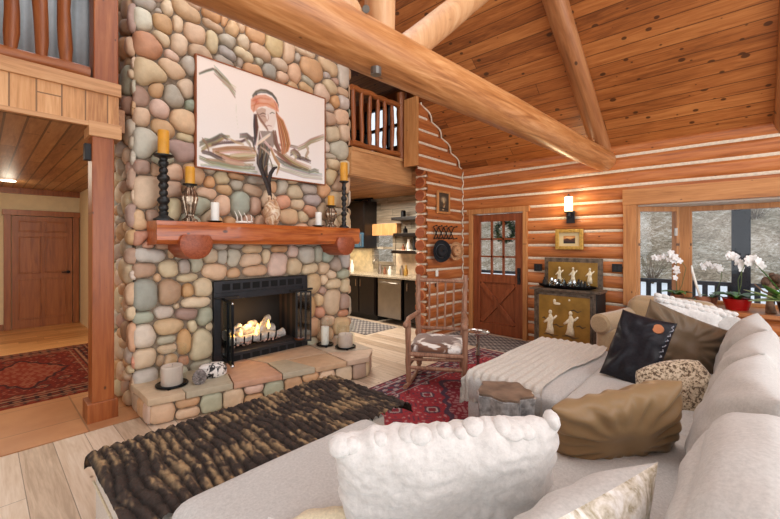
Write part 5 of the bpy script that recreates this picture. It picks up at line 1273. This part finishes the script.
def drape(name, mat, nu, nv, a0, a1, b0, b1, box, top, hfn, colfn=None, label=None, cat=None, r=.05, flare=.03, solid=0):
    mb = MB(); xlo, xhi, ylo, yhi = box
    def fn(s, t_):
        aa, bb = (a0(t_) if callable(a0) else a0), (b0(s) if callable(b0) else b0)
        a = aa+((a1(t_) if callable(a1) else a1)-aa)*s; b = bb+((b1(s) if callable(b1) else b1)-bb)*t_
        x, dx = fold(a, xlo, xhi, r); y, dy = fold(b, ylo, yhi, r)
        h = hfn(a, b)
        nx = (-1 if a < xlo else 1 if a > xhi else 0)*min(1, dx/r); ny = (-1 if b < ylo else 1 if b > yhi else 0)*min(1, dy/r)
        k = 1/math.sqrt(1+nx*nx+ny*ny)
        z = top-max(dx, dy)-.1*min(dx, dy)+h*max(0, 1-abs(nx)-abs(ny))
        x += nx*(h*.8+flare*dx+.1*min(dx, dy)); y += ny*(h*.8+flare*dy+.1*min(dx, dy))
        if colfn: mb.col = colfn(a, b)
        return (x, y, max(.015, z))
    mb.grid(nu, nv, fn)
    o = mb.build(name, mat, None, smooth=True, solid=solid)
    return tag(o, label, cat)
def ridge(a, b):
    w_ = a+.014*math.sin(b*7+a*3)+.03*nz(a*3, b*4, 2)+.008*nz(a*16, b*9, 6)
    row = math.floor(w_/.052); ph = (w_/.052) % 1
    seg = (b/.15+(row*.37) % 1) % 1
    return ph, row, seg
def fur_h(a, b):
    ph, row, seg = ridge(a, b)
    return .012+.024*math.sin(PI*ph)**.6*(.62+.38*min(1, 5*min(seg, 1-seg)))+.006*nz(a*30, b*30, 1)+.007*nz(a*90, b*45, 4)
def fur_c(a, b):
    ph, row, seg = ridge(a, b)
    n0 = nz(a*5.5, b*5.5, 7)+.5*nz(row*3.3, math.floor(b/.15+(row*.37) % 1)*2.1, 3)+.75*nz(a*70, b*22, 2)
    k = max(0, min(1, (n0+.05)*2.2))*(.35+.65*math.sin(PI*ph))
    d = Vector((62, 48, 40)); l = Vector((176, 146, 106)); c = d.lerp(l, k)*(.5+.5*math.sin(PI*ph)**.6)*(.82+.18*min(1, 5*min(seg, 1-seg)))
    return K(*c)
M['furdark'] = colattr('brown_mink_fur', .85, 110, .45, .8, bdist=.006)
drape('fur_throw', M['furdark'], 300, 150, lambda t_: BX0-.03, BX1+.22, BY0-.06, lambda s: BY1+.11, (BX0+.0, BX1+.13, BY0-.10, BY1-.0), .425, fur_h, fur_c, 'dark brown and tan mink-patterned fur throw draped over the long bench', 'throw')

# ================================================================== CREAM KNIT THROW ON THE FAR CHAISE
def knit_h(a, b): 
    z = .012+.006*math.sin(b*95)+.014*nz(a*2.2, b*3, 5)+.006*nz(a*7, b*6, 1)
    if a < 2.66: z += .008*math.sin(b*95)
    return z
drape('knit_throw', M['knit'], 110, 90, lambda t_: 2.66-.22+.03*math.sin(t_*5), 4.16, lambda s: .99+.05*math.sin(s*6), 1.60+.18, (2.68, 4.13, .8, 1.58), .503, knit_h, None, 'cream ribbed knit throw draped over the far chaise of the sofa', 'throw', flare=.0)

# ================================================================== STUMP TABLE
p = P(506, 389, Z=.545)
t = thing('stump_table', 'tree stump side table with silver bark and brown wooden top', 'side table', (p.x-.02, p.y, 0))
def lobed(r, z, ph=0): return [(r*(1+.09*math.cos(5*a+ph)+.05*math.cos(9*a+1)+.03*math.cos(14*a))*math.cos(a), r*(1+.09*math.cos(5*a+ph)+.05*math.cos(9*a+1)+.03*math.cos(14*a))*math.sin(a), z) for a in [2*PI*k/64 for k in range(64)]]
mb = MB(); rings = []
for z, r in ((0, .175), (.06, .168), (.2, .162), (.36, .165), (.48, .172), (.53, .176), (.532, .166)):
    rings.append([mb.addv(p_) for p_ in lobed(r*(1+.012*math.sin(z*60)), z)])
for a_, b_ in zip(rings[:-1], rings[1:]):
    for j in range(64): mb.face((a_[j], a_[(j+1) % 64], b_[(j+1) % 64], b_[j]))
mb.face(rings[0]); mb.build('bark', plain('silver_leaf_bark', K(190, 192, 194), .35, .5, var=.4, scale=24, bump=.5), t, smooth=SH)
mb = MB(); a_ = [mb.addv(p_) for p_ in lobed(.168, .52)]; b_ = [mb.addv(p_) for p_ in lobed(.168, .545)]; mb.face(b_)
for j in range(64): mb.face((a_[j], a_[(j+1) % 64], b_[(j+1) % 64], b_[j]))
mb.build('top', plain('brown_wood_slice', K(128, 108, 92), .45, var=.3, scale=9), t)

# ================================================================== RUGS
def rug(name, label, x0, x1, y0, y1, fn, z=.012, step=.011, rz=0, group=None):
    NX = int((x1-x0)/step); NY = int((y1-y0)/step)
    xs = np.linspace(x0, x1, NX); ys = np.linspace(y0, y1, NY); X_, Y_ = np.meshgrid(xs, ys)
    col = fn(X_-x0, Y_-y0, x1-x0, y1-y0).clip(0, 255)
    Zt = np.full_like(X_, z); Zt[0] = Zt[-1] = .001; Zt[:, 0] = Zt[:, -1] = .001
    V = np.stack([X_, Y_, Zt], -1).reshape(-1, 3); i = np.arange(NX*NY).reshape(NY, NX); Fc = np.stack([i[:-1, :-1], i[:-1, 1:], i[1:, 1:], i[1:, :-1]], -1).reshape(-1, 4)
    me = bpy.data.meshes.new(name); me.from_pydata(V.tolist(), [], Fc.tolist()); me.materials.append(M['rug'])
    c = col.reshape(-1, 3)/255.; c = np.where(c <= .04045, c/12.92, ((c+.055)/1.055)**2.4); c = np.concatenate([c, np.ones((len(c), 1))], 1)
    at = me.color_attributes.new('Col', 'FLOAT_COLOR', 'POINT'); at.data.foreach_set('color', c.astype(np.float32).ravel())
    o = bpy.data.objects.new(name, me); C.objects.link(o); return tag(o, label, 'rug', group)
def lay(base, m, c): base += m[..., None]*(np.array(c)-base)
def persian(field, navy, cream, accent, bw=.34, motif=.24):
    def f(x, y, W_, H_):
        e = np.minimum(np.minimum(x, W_-x), np.minimum(y, H_-y)); a = np.zeros(x.shape+(3,)); a[:] = field
        # field motifs
        cx = (x/motif) % 1-.5; cy = (y/motif) % 1-.5; k = ((x/motif).astype(int)+(y/motif).astype(int)) % 2
        d = np.abs(cx)**1.2+np.abs(cy)**1.2
        lay(a, ((d < .30) & (k == 0)).astype(float)*.8, navy); lay(a, ((d < .20) & (k == 0)).astype(float)*.9, cream); lay(a, ((d < .13) & (k == 0)).astype(float), accent)
        fl = np.sin(x*62+2*np.sin(y*31))*np.sin(y*58+2*np.sin(x*27)); lay(a, ((fl > .62) & (k == 1)).astype(float)*.65, cream); lay(a, ((fl < -.66)).astype(float)*.6, navy)
        # medallion
        mx = np.abs(x-W_/2)/(W_*.26); my = np.abs(y-H_/2)/(H_*.3); md = mx+my+.04*np.sin(np.arctan2(my, mx)*16)
        lay(a, (md < 1).astype(float)*.9, navy); lay(a, (md < .9).astype(float)*.9, accent); lay(a, ((md < .9) & (fl > .2)).astype(float)*.5, cream)
        # borders
        m = e < bw; lay(a, m.astype(float), navy)
        s = np.where(np.minimum(x, W_-x) < np.minimum(y, H_-y), y, x)
        flow = np.sin(s*34)*np.cos((e-bw/2)*52); lay(a, (m & (flow > .35)).astype(float)*.8, accent); lay(a, (m & (flow < -.45)).astype(float)*.75, cream); lay(a, (m & (np.abs(np.sin(s*17+e*40)) < .18)).astype(float)*.5, field)
        for q0, q1, c in ((0, .02, accent), (.05, .062, cream), (.085, .10, cream), (bw-.09, bw-.075, cream), (bw-.05, bw-.035, accent), (bw-.015, bw, cream)): lay(a, ((e >= q0) & (e < q1)).astype(float)*.8, c)
        m2 = ((e > .02) & (e < .085) | (e > bw-.075) & (e < bw-.015)) & (np.sin(s*90) > .2); lay(a, m2.astype(float)*.5, accent)
        return a
    return f
rug('area_rug', 'crimson and navy patterned oriental rug under the rocking chair', 1.95, 4.92, .75, 2.87, persian((164, 62, 70), (78, 66, 82), (198, 182, 176), (140, 52, 62)))
rug('hall_rug', 'dark red tribal runner rug lying in the hall', -.45, 1.15, 4.9, 7.26, persian((112, 40, 30), (54, 32, 34), (164, 120, 92), (132, 52, 36), .3, .2), z=.016)
def greymat(x, y, W_, H_):
    a = np.zeros(x.shape+(3,)); a[:] = (150, 144, 140); f = np.sin(x*70)*np.sin(y*70)+.4*np.sin(x*31+y*22); lay(a, (f > .15).astype(float)*.8, (92, 88, 90)); lay(a, (f < -.5).astype(float)*.8, (196, 188, 180)); return a
rug('entry_mat', 'grey patterned mat inside the entry door', 4.98, 5.74, 2.33, 3.62, greymat)
rug('kitchen_runner', 'grey patterned runner on the kitchen floor', 4.35, 5.15, 4.6, 6.4, greymat)

# ================================================================== ROCKING CHAIR
rc = thing('rocking_chair', 'rustic stick rocking chair with a cowhide seat on the red rug', 'rocking chair', (3.46, 2.48, .012), R(-59.3))
def stick(name, pts, r, sd=0, mat=None, n=10, par=rc):
    P_ = [Vector(p) for p in pts]; out = []; rr = []
    m = 5
    for k in range(len(P_)-1):
        for j in range(m): out.append(P_[k].lerp(P_[k+1], j/m))
    out.append(P_[-1])
    for k in range(len(out)):
        f = k/(len(out)-1); r0 = r if not hasattr(r, '__len__') else r[0]+(r[1]-r[0])*f
        out[k] = out[k]+Vector((nz(k*.5, sd), nz(k*.5, sd+7), 0))*.008; rr.append(r0*(1+.13*nz(k*.7, sd+3)))
    return MB().tube(out, rr, n).build(name, mat or M['rock'], par, smooth=SH)
w2 = .29
for s in (-1, 1):
    stick('front_post', [(s*w2, -.30, .06), (s*w2*1.01, -.30, .40), (s*w2, -.31, .69)], (.026, .031), s+2)
    stick('back_post', [(s*w2*.86, .24, .08), (s*w2*.88, .24, .42), (s*w2*.95, .33, .80), (s*w2*.98, .42, 1.12)], (.032, .028), s+9)
    stick('arm', [(s*w2, -.42, .68), (s*w2*1.04, -.2, .70), (s*w2*.92, .28, .68)], .027, s+20)
    stick('side_rung', [(s*w2, -.30, .22), (s*w2*.86, .24, .22)], .016, s+31); stick('side_rung', [(s*w2, -.30, .36), (s*w2*.86, .24, .34)], .019, s+35)
    stick('rocker', [(s*w2, -.50, .075), (s*w2, -.3, .034), (s*w2*.94, 0, .022), (s*w2*.88, .26, .05), (s*w2*.86, .50, .13)], .022, s+41)
    MB().ball((s*w2, -.44, .68), .036, 10, 8).build('arm_knob', M['rock'], rc, smooth=True)
stick('front_rung', [(-w2, -.30, .21), (w2, -.30, .21)], .019, 50); stick('front_rung', [(-w2, -.30, .35), (w2, -.30, .35)], .024, 51); stick('front_rung', [(-w2, -.29, .29), (w2*.9, -.29, .31)], .015, 52)
stick('back_rail', [(-w2*.9, .30, .50), (w2*.9, .30, .50)], .02, 54); stick('top_rail', [(-w2*1.04, .40, 1.06), (w2*1.04, .40, 1.05)], .022, 55); stick('back_rung', [(-w2*.86, .24, .26), (w2*.86, .24, .26)], .016, 56)
for k in range(4):
    x = -.14+.094*k; stick('back_spindle', [(x, .30, .50), (x+.008*math.sin(k*3), .35, .78), (x*1.05, .40, 1.05)], .012, 60+k, n=8)
q = NT('cowhide'); n1 = q.noise(q.co(), 4.2, 3, .5, .6); q.fin(q.ramp(n1, [(.44, K(236, 230, 222)), (.49, K(96, 62, 44)), (.62, K(120, 80, 56)), (.66, K(236, 230, 222))]), .8, sheen=.4)
cushion('seat_cushion', q.mat, rc, (-w2*.93, -.30, .36), (w2*.93, .24, .45), .04, .02, 3, 12)

# ================================================================== PEDESTAL DRINK TABLE
p = P(478, 331, Z=.54)
t = thing('pedestal_table', 'slim turned silver pedestal table behind the cream knit throw', 'side table', (p.x, p.y, .012))
MB().lathe([(.09, 0), (.095, .012), (.05, .03), (.02, .05), (.028, .08), (.016, .11), (.022, .16), (.014, .2), (.026, .25), (.03, .27), (.016, .31), (.022, .36), (.013, .4), (.02, .46), (.03, .50)], n=20).build('column', M['chrome'], t, smooth=R(50))
MB().lathe([(.03, .50), (.125, .505), (.13, .515), (.13, .525), (.122, .527), (.118, .518), (.001, .517)], n=32).build('tray_top', plain('mirror_top', K(210, 206, 200), .15, .9, var=.05), t, smooth=SH)

# ================================================================== GOLD LACQUER CABINET
CX = 5.36; cy0 = P(596, 300, X=CX).y; cy1 = P(534, 300, X=CX).y; CW = cy1-cy0
t = thing('lacquer_cabinet', 'gold lacquer bar cabinet with pearl figures and a raised gold lid', 'cabinet', (CX, cy1, 0), R(-90))
lac = plain('dark_lacquer', K(104, 90, 76), .35, .2, var=.4, scale=18); goldp = plain('aged_gold_lacquer', K(160, 122, 54), .38, .35, var=.22, scale=5); pearl = plain('mother_of_pearl', K(236, 222, 190), .25, .0, var=.15, scale=30); dkp = plain('painted_dark_branch', K(84, 66, 42), .6)
HC = .87
MB().box((0, 0, .08), (CW, .43, HC)).build('body', lac, t, bevel=.008)
for x, y in ((.04, .04), (CW-.04, .04), (.04, .39), (CW-.04, .39)): MB().box((x-.03, y-.03, 0), (x+.03, y+.03, .08)).build('leg', lac, t)
MB().box((.07, -.012, .12), (CW-.06, .0, HC-.06)).build('front_panel', goldp, t, bevel=.004)
mb = MB()
for a, b in (((.055, -.02, .10), (.075, 0, HC-.04)), ((CW-.065, -.02, .10), (CW-.045, 0, HC-.04)), ((.055, -.02, HC-.062), (CW-.045, 0, HC-.042)), ((.055, -.02, .10), (CW-.045, 0, .12))): mb.box(a, b)
mb.build('panel_moulding', lac, t)
def figure(x, z, s, y, par, arms=1, sd=0):
    mb = MB(); r_ = random.Random(sd)
    mb.ball((x, y, z+.26*s), (.026*s, .008, .032*s), 10, 6)
    def bl(pts):
        mb.tube([(x+px*s, y, z+pz*s) for px, pz, _ in pts], [r*s for _, _, r in pts], 8)
    n0 = len(mb.v)
    bl([(0, .23, .018), (.01, .17, .038), (-.005, .09, .036), (.0, .02, .05), (-.01, -.05, .062)])
    bl([(.0, .2, .016), (.05*arms, .17, .018), (.09*arms, .22, .012)]); bl([(.0, .19, .018), (-.05, .13, .02), (-.09, .10, .012)])
    for i in range(n0, len(mb.v)): v_ = mb.v[i]; mb.v[i] = (v_[0], y+(v_[1]-y)*.2, v_[2])
    return mb.build('inlaid_figure', pearl, par, smooth=True)
figure(CW*.29, .33, .95, -.015, t, 1, 1); figure(CW*.62, .34, .95, -.015, t, 1.1, 2)
mb = MB(); 
for x, z, w_ in ((CW*.3, .26, .10), (CW*.62, .27, .11), (CW*.42, .40, .08), (CW*.70, .62, .07), (CW*.78, .42, .06), (CW*.2, .48, .04)):
    mb.tube([(x-w_, -.014, z), (x-w_*.3, -.014, z+.015), (x+w_*.3, -.014, z-.01), (x+w_, -.014, z+.01)], [.004, .012, .01, .003], 5)
for i, v_ in enumerate(mb.v): mb.v[i] = (v_[0], -.013+(v_[1]+.014)*.2, v_[2])
mb.build('painted_branches', dkp, t)
mb = MB(); mb.ball((CW*.40, -.014, .70), (.05, .004, .018), 10, 5); mb.ball((CW*.36, -.014, .73), (.02, .004, .03), 8, 5); mb.ball((CW*.60, -.014, .76), (.014, .004, .014), 8, 5); mb.build('inlaid_bird', pearl, t, smooth=True)
# open top wings and raised lid
MB().box((-.05, -.04, HC), (CW+.06, .30, HC+.03)).build('folding_top', lac, t, bevel=.004)
lidz = P(570, 258, X=CX+.42).z; LX0 = cy1-P(545, 270, X=CX+.42).y; LX1 = cy1-P(603, 270, X=CX+.42).y
lid = MB().box((LX0, .40, HC), (LX1, .435, lidz)).build('raised_lid', lac, t, bevel=.004)
MB().box((LX0+.06, .392, HC+.04), (LX1-.06, .40, lidz-.06)).build('lid_panel', goldp, lid)
for fx in (.28, .52, .80): figure(LX0+(LX1-LX0)*fx, HC+.13, .62, .388, lid, 1, 5)
# dark strip standing in for the shadow along the right side
MB().box((CW, .0, .10), (CW+.015, .40, HC)).build('side_shade', M['blackmatte'], t)
# tray with glassware
tr = thing('bar_tray', 'dark tray crowded with small glasses on the gold cabinet', 'tray', (CX+.13, cy1-CW/2, HC+.031), R(-90))
MB().lathe([(.30, 0), (.37, .02), (.385, .045), (.37, .035), (.29, .012), (.001, .012)], n=32).build('tray', M['iron'], tr, smooth=SH); 
for ch_ in tr.children:
    for v_ in ch_.data.vertices: v_.co.y *= .38
r9 = random.Random(6); k = 0
for row, yy_ in enumerate((-.07, .0, .07)):
    cnt = 0
    for i in range(8):
        x = -.29+.58*i/7+r9.uniform(-.012, .012)
        if abs(x) > .24 and row != 1: continue
        cnt += 1; h = r9.uniform(.06, .14); rr = r9.uniform(.02, .03); typ = r9.choice(['g', 'g', 's', 'w'])
        pr = {'g': [(rr*.8, 0), (rr, .01), (rr, h), (rr*.9, h), (rr*.85, .014), (.001, .012)], 's': [(rr*.8, 0), (rr*.9, .01), (rr*.2, .02), (rr*.2, h*.45), (rr, h*.7), (rr*.9, h)], 'w': [(rr, 0), (rr, h*.6), (rr*.4, h*.8), (rr*.45, h)]}[typ]
        lp = Matrix.Translation((CX+.13, cy1-CW/2, HC+.045)) @ Matrix.Rotation(R(-90), 4, 'Z') @ Vector((x, yy_, 0))
        o = MB().lathe(pr, n=12).build('drinking_glass' if typ != 'w' else 'small_bottle', M[{'g': 'glass_d', 's': 'chrome', 'w': 'blackmatte'}[typ]], loc=lp, smooth=SH)
        lb = {'g': 'clear tumbler', 's': 'silver stemmed goblet', 'w': 'small black bottle'}[typ]
        tag(o, lb+' on the tray, '+('front', 'middle', 'back')[row]+' row, '+('nearest', 'second from', 'third from', 'fourth from', 'fifth from', 'sixth from', 'seventh from', 'eighth from')[cnt-1]+' the entry door', 'glass' if typ != 'w' else 'bottle', 'glassware on the bar tray')

# ================================================================== ARMCHAIR
ac = thing('armchair', 'tan velvet armchair with rolled arms in front of the bay window', 'armchair', (5.14, .70, 0), R(-104))
cushion('seat_base', M['tan'], ac, (-.40, -.40, .12), (.40, .38, .34), .05, .01, 2)
cushion('seat_cushion', M['tan'], ac, (-.27, -.40, .33), (.27, .24, .47), .05, .02, 4)
cushion('backrest', M['tan'], ac, (-.44, .20, .30), (.44, .44, .865), .11, .03, 6, 16)
for s in (-1, 1):
    cushion('armrest', M['tan'], ac, (s*.40-.10, -.42, .12), (s*.40+.10, .30, .58), .09, .01, 7)
    mb = MB(); mb.tube([(s*.41, -.46, .60), (s*.41, -.44, .60), (s*.41, 0, .60), (s*.41, .30, .62)], [.09, .115, .115, .11], 20); mb.build('arm_roll', M['tan'], ac, smooth=SH)
for x in (-.34, .34):
    for y in (-.34, .34): MB().cyl((x, y, 0), (x, y, .12), .02, .03).build('leg', M['darkcab'], ac)

# ================================================================== PLANTS ON THE SILL
SZ = .746
def leaf(mb, base, d, L_, w_, droop, twist=0):
    d = Vector(d).normalized(); side = d.cross(Vector((0, 0, 1))); side = side.normalized() if side.length > .01 else Vector((1, 0, 0))
    n = 7; rows = []
    for k in range(n+1):
        f = k/n; c = Vector(base)+d*L_*f+Vector((0, 0, -droop*f*f*L_)); w = w_*math.sin(PI*min(.98, f*.9+.08))**.8
        rows.append([mb.addv(c-side*w), mb.addv(c-Vector((0, 0, w*.25))), mb.addv(c+side*w)])
    for a, b in zip(rows[:-1], rows[1:]): mb.face((a[0], a[1], b[1], b[0])); mb.face((a[1], a[2], b[2], b[1]))
def blossom_mesh():
    mb = MB()
    for k in range(5):
        a = 2*PI*k/5+.3; w = .026 if k in (0, 2) else .02; c = Vector((math.cos(a)*.024, 0, math.sin(a)*.024))
        mb.M = Matrix.Translation(c) @ Matrix.Rotation(-a, 4, 'Y'); mb.ball((0, 0, 0), (.027, .004, w*.85), 8, 5); mb.M = None
    return mb
BLO = None
def orchid(label, x, y, sc_, stems, pot, potmat, nl=5, name='potted_orchid', ph=.12, pr=.07, flowers=True):
    global BLO
    t = thing(name, label, 'potted plant', (x, y, SZ))
    MB().lathe([(pr*.75, 0), (pr, ph), (pr*1.05, ph), (pr*.9, ph-.005), (pr*.85, ph-.02), (.001, ph-.02)], n=24).build('pot', potmat, t, smooth=SH)
    r_ = random.Random(int(x*100+y*77))
    for k in range(nl):
        a = 2*PI*k/nl+r_.uniform(-.3, .3); mb = MB(); leaf(mb, (0, 0, ph-.02), (math.cos(a), math.sin(a), 1.0), .26*sc_, .036*sc_, .55); mb.build('leaf', M['leaf'] if k % 2 else M['leaf_dark'], t, smooth=True, solid=.002)
    for st in stems:
        pts = [Vector(p) for p in st]; sm = []
        for k in range(len(pts)-1):
            for j in range(5): sm.append(pts[k].lerp(pts[k+1], j/5))
        sm.append(pts[-1])
        MB().tube(sm, .0035, 6).build('stem', M['stem'], t, smooth=True)
        if flowers:
            m_ = 8
            for k in range(m_):
                c = sm[-1-int(k*1.4)]+Vector((r_.uniform(-.015, .0)-.02, r_.uniform(-.02, .02), r_.uniform(-.03, .01)))
                if BLO is None:
                    o = blossom_mesh().build('blossom', M['petal'], t, smooth=True); BLO = o
                else: o = BLO.copy(); C.objects.link(o); o.parent = t
                o.location = c; o.rotation_euler = (r_.uniform(-.4, .4), r_.uniform(-.6, .6), R(-60)+r_.uniform(-.5, .5))
                o.scale = (.5+sc_*.35,)*3
    return t
def sp(u, v, X, base):  # point on a plane of constant X relative to the pot
    return P(u, v, X=X)-Vector((base[0], base[1], SZ))
def on(u, X): return (X, P(u, 300, X=X).y)
x, y = on(677, 6.12); orchid('tall white orchid with arching stems in front of the bay mullion', x, y, 1.0, [[(0, 0, .1), sp(682, 285, x, (x, y)), sp(686, 268, x, (x, y)), sp(682, 262, x, (x, y)), sp(668, 257, x, (x, y)), sp(656, 257, x, (x, y))], [(0.02, 0, .1), sp(676, 280, x-.03, (x, y)), sp(677, 258, x-.03, (x, y)), sp(671, 252, x-.03, (x, y))]], None, M['terracotta'], nl=8)
x, y = on(737, 6.02); orchid('white orchid in a glossy red pot on the window sill', x, y, 1.35, [[(0, 0, .1), sp(741, 285, x, (x, y)), sp(742, 268, x, (x, y)), sp(735, 258, x, (x, y)), sp(728, 254, x, (x, y))], [(0, -.02, .1), sp(738, 280, x-.04, (x, y)), sp(746, 262, x-.04, (x, y)), sp(754, 258, x-.04, (x, y)), sp(762, 264, x-.04, (x, y))]], None, M['redpot'], nl=10, ph=.13, pr=.135)
x, y = on(713, 6.33); orchid('thin-stemmed white orchid standing nearest the main window pane', x, y, .8, [[(0, 0, .08), sp(721, 280, x, (x, y)), sp(722, 268, x, (x, y)), sp(712, 264, x, (x, y)), sp(702, 266, x, (x, y))]], None, M['terracotta'], nl=3, ph=.09, pr=.05)
x, y = on(702, 5.98)
t = thing('cactus_pot', 'round brown clay pot with a pale driftwood stake on the sill', 'potted plant', (x, y, SZ)); MB().lathe([(.05, 0), (.085, .04), (.085, .09), (.07, .125), (.066, .12), (.001, .11)], n=24).build('pot', M['terracotta'], t, smooth=SH)
MB().tube([(0, .01, .1), (0, .05, .25), (-.0, .09, .42), (0, .10, .50)], [.014, .013, .014, .008], 8).build('stake', M['candle_w'], t, smooth=True)
mb = MB()
for k in range(6): leaf(mb, (0, .05, .1), (math.cos(k), math.sin(k), .5), .14, .012, .9)
mb.build('leaf', M['leaf_dark'], t, solid=.002)
x, y = on(689, 6.24)
t = thing('clay_bowl_plant', 'low dark clay bowl with trailing leaves left of the round brown pot', 'potted plant', (x, y, SZ)); MB().lathe([(.04, 0), (.08, .05), (.085, .07), (.001, .06)], n=20).build('bowl', M['terracotta'], t, smooth=SH)
for k in range(7):
    mb = MB(); leaf(mb, (0, 0, .06), (math.cos(k*.9), math.sin(k*.9), .6), .13, .018, 1.2); mb.build('leaf', M['leaf_dark'], t, smooth=True, solid=.002)
# knotty driftwood sculpture with a gnarled top
x, y = on(771, 5.98)
t = thing('driftwood_sculpture', 'gnarled driftwood piece standing on the sill near the right edge', 'sculpture', (x, y, SZ))
MB().tube([(0, 0, 0), (.01, .01, .12), (-.01, -.005, .24), (.0, .0, .34)], [.05, .03, .028, .04], 10).build('trunk', M['drift'], t, smooth=SH)
mb = MB(); r_ = random.Random(9)
for k in range(16): mb.ball((r_.uniform(-.05, .05), r_.uniform(-.07, .07), .36+r_.uniform(-.05, .08)), (r_.uniform(.02, .045),)*3, 8, 6)
mb.build('gnarled_knot', plain('dark_driftwood', K(104, 78, 62), .85, var=.4, scale=30, bump=.6), t, smooth=True)
for a, b in (((0, 0, .2), (0, .13, .31)), ((0, 0, .24), (0, -.10, .33))): a = Vector(a); b = Vector(b); MB().tube([a, a.lerp(b, .5)+Vector((0, 0, -.02)), b], [.012, .01, .006], 6).build('twig', M['drift'], t, smooth=True)
# big-leaved plant at the right edge
x, y = on(790, 5.8)
t = thing('broadleaf_plant', 'leafy plant with large pale green striped leaves at the right picture edge', 'potted plant', (x, y, SZ))
MB().lathe([(.07, 0), (.10, .14), (.105, .15), (.09, .15), (.001, .13)], n=24).build('pot', M['darkcab'], t, smooth=SH)
q = NT('variegated_leaf'); n1 = q.noise(q.co(), 9, 3); q.fin(q.ramp(n1, [(.4, K(96, 150, 62)), (.6, K(206, 214, 160))]), .4)
for d_, L_, w_, z_, mt in (((-.2, .95, .55), .42, .05, .16, q.mat), ((-.3, .9, .1), .34, .06, .2, q.mat), ((-.5, .6, .8), .4, .05, .15, M['leaf']), ((-.8, .2, .6), .34, .05, .15, q.mat), ((.2, -.8, .7), .36, .05, .15, M['leaf']), ((-.1, .7, 1.4), .62, .03, .15, M['leaf']), ((-.4, -.6, .8), .36, .05, .15, M['leaf']), ((-.4, .8, .9), .26, .045, .13, M['leaf_dark'])):
    mb = MB(); leaf(mb, (0, 0, z_-.03), d_, L_, w_*1.4, .18); mb.build('leaf', mt, t, smooth=True, solid=.002)
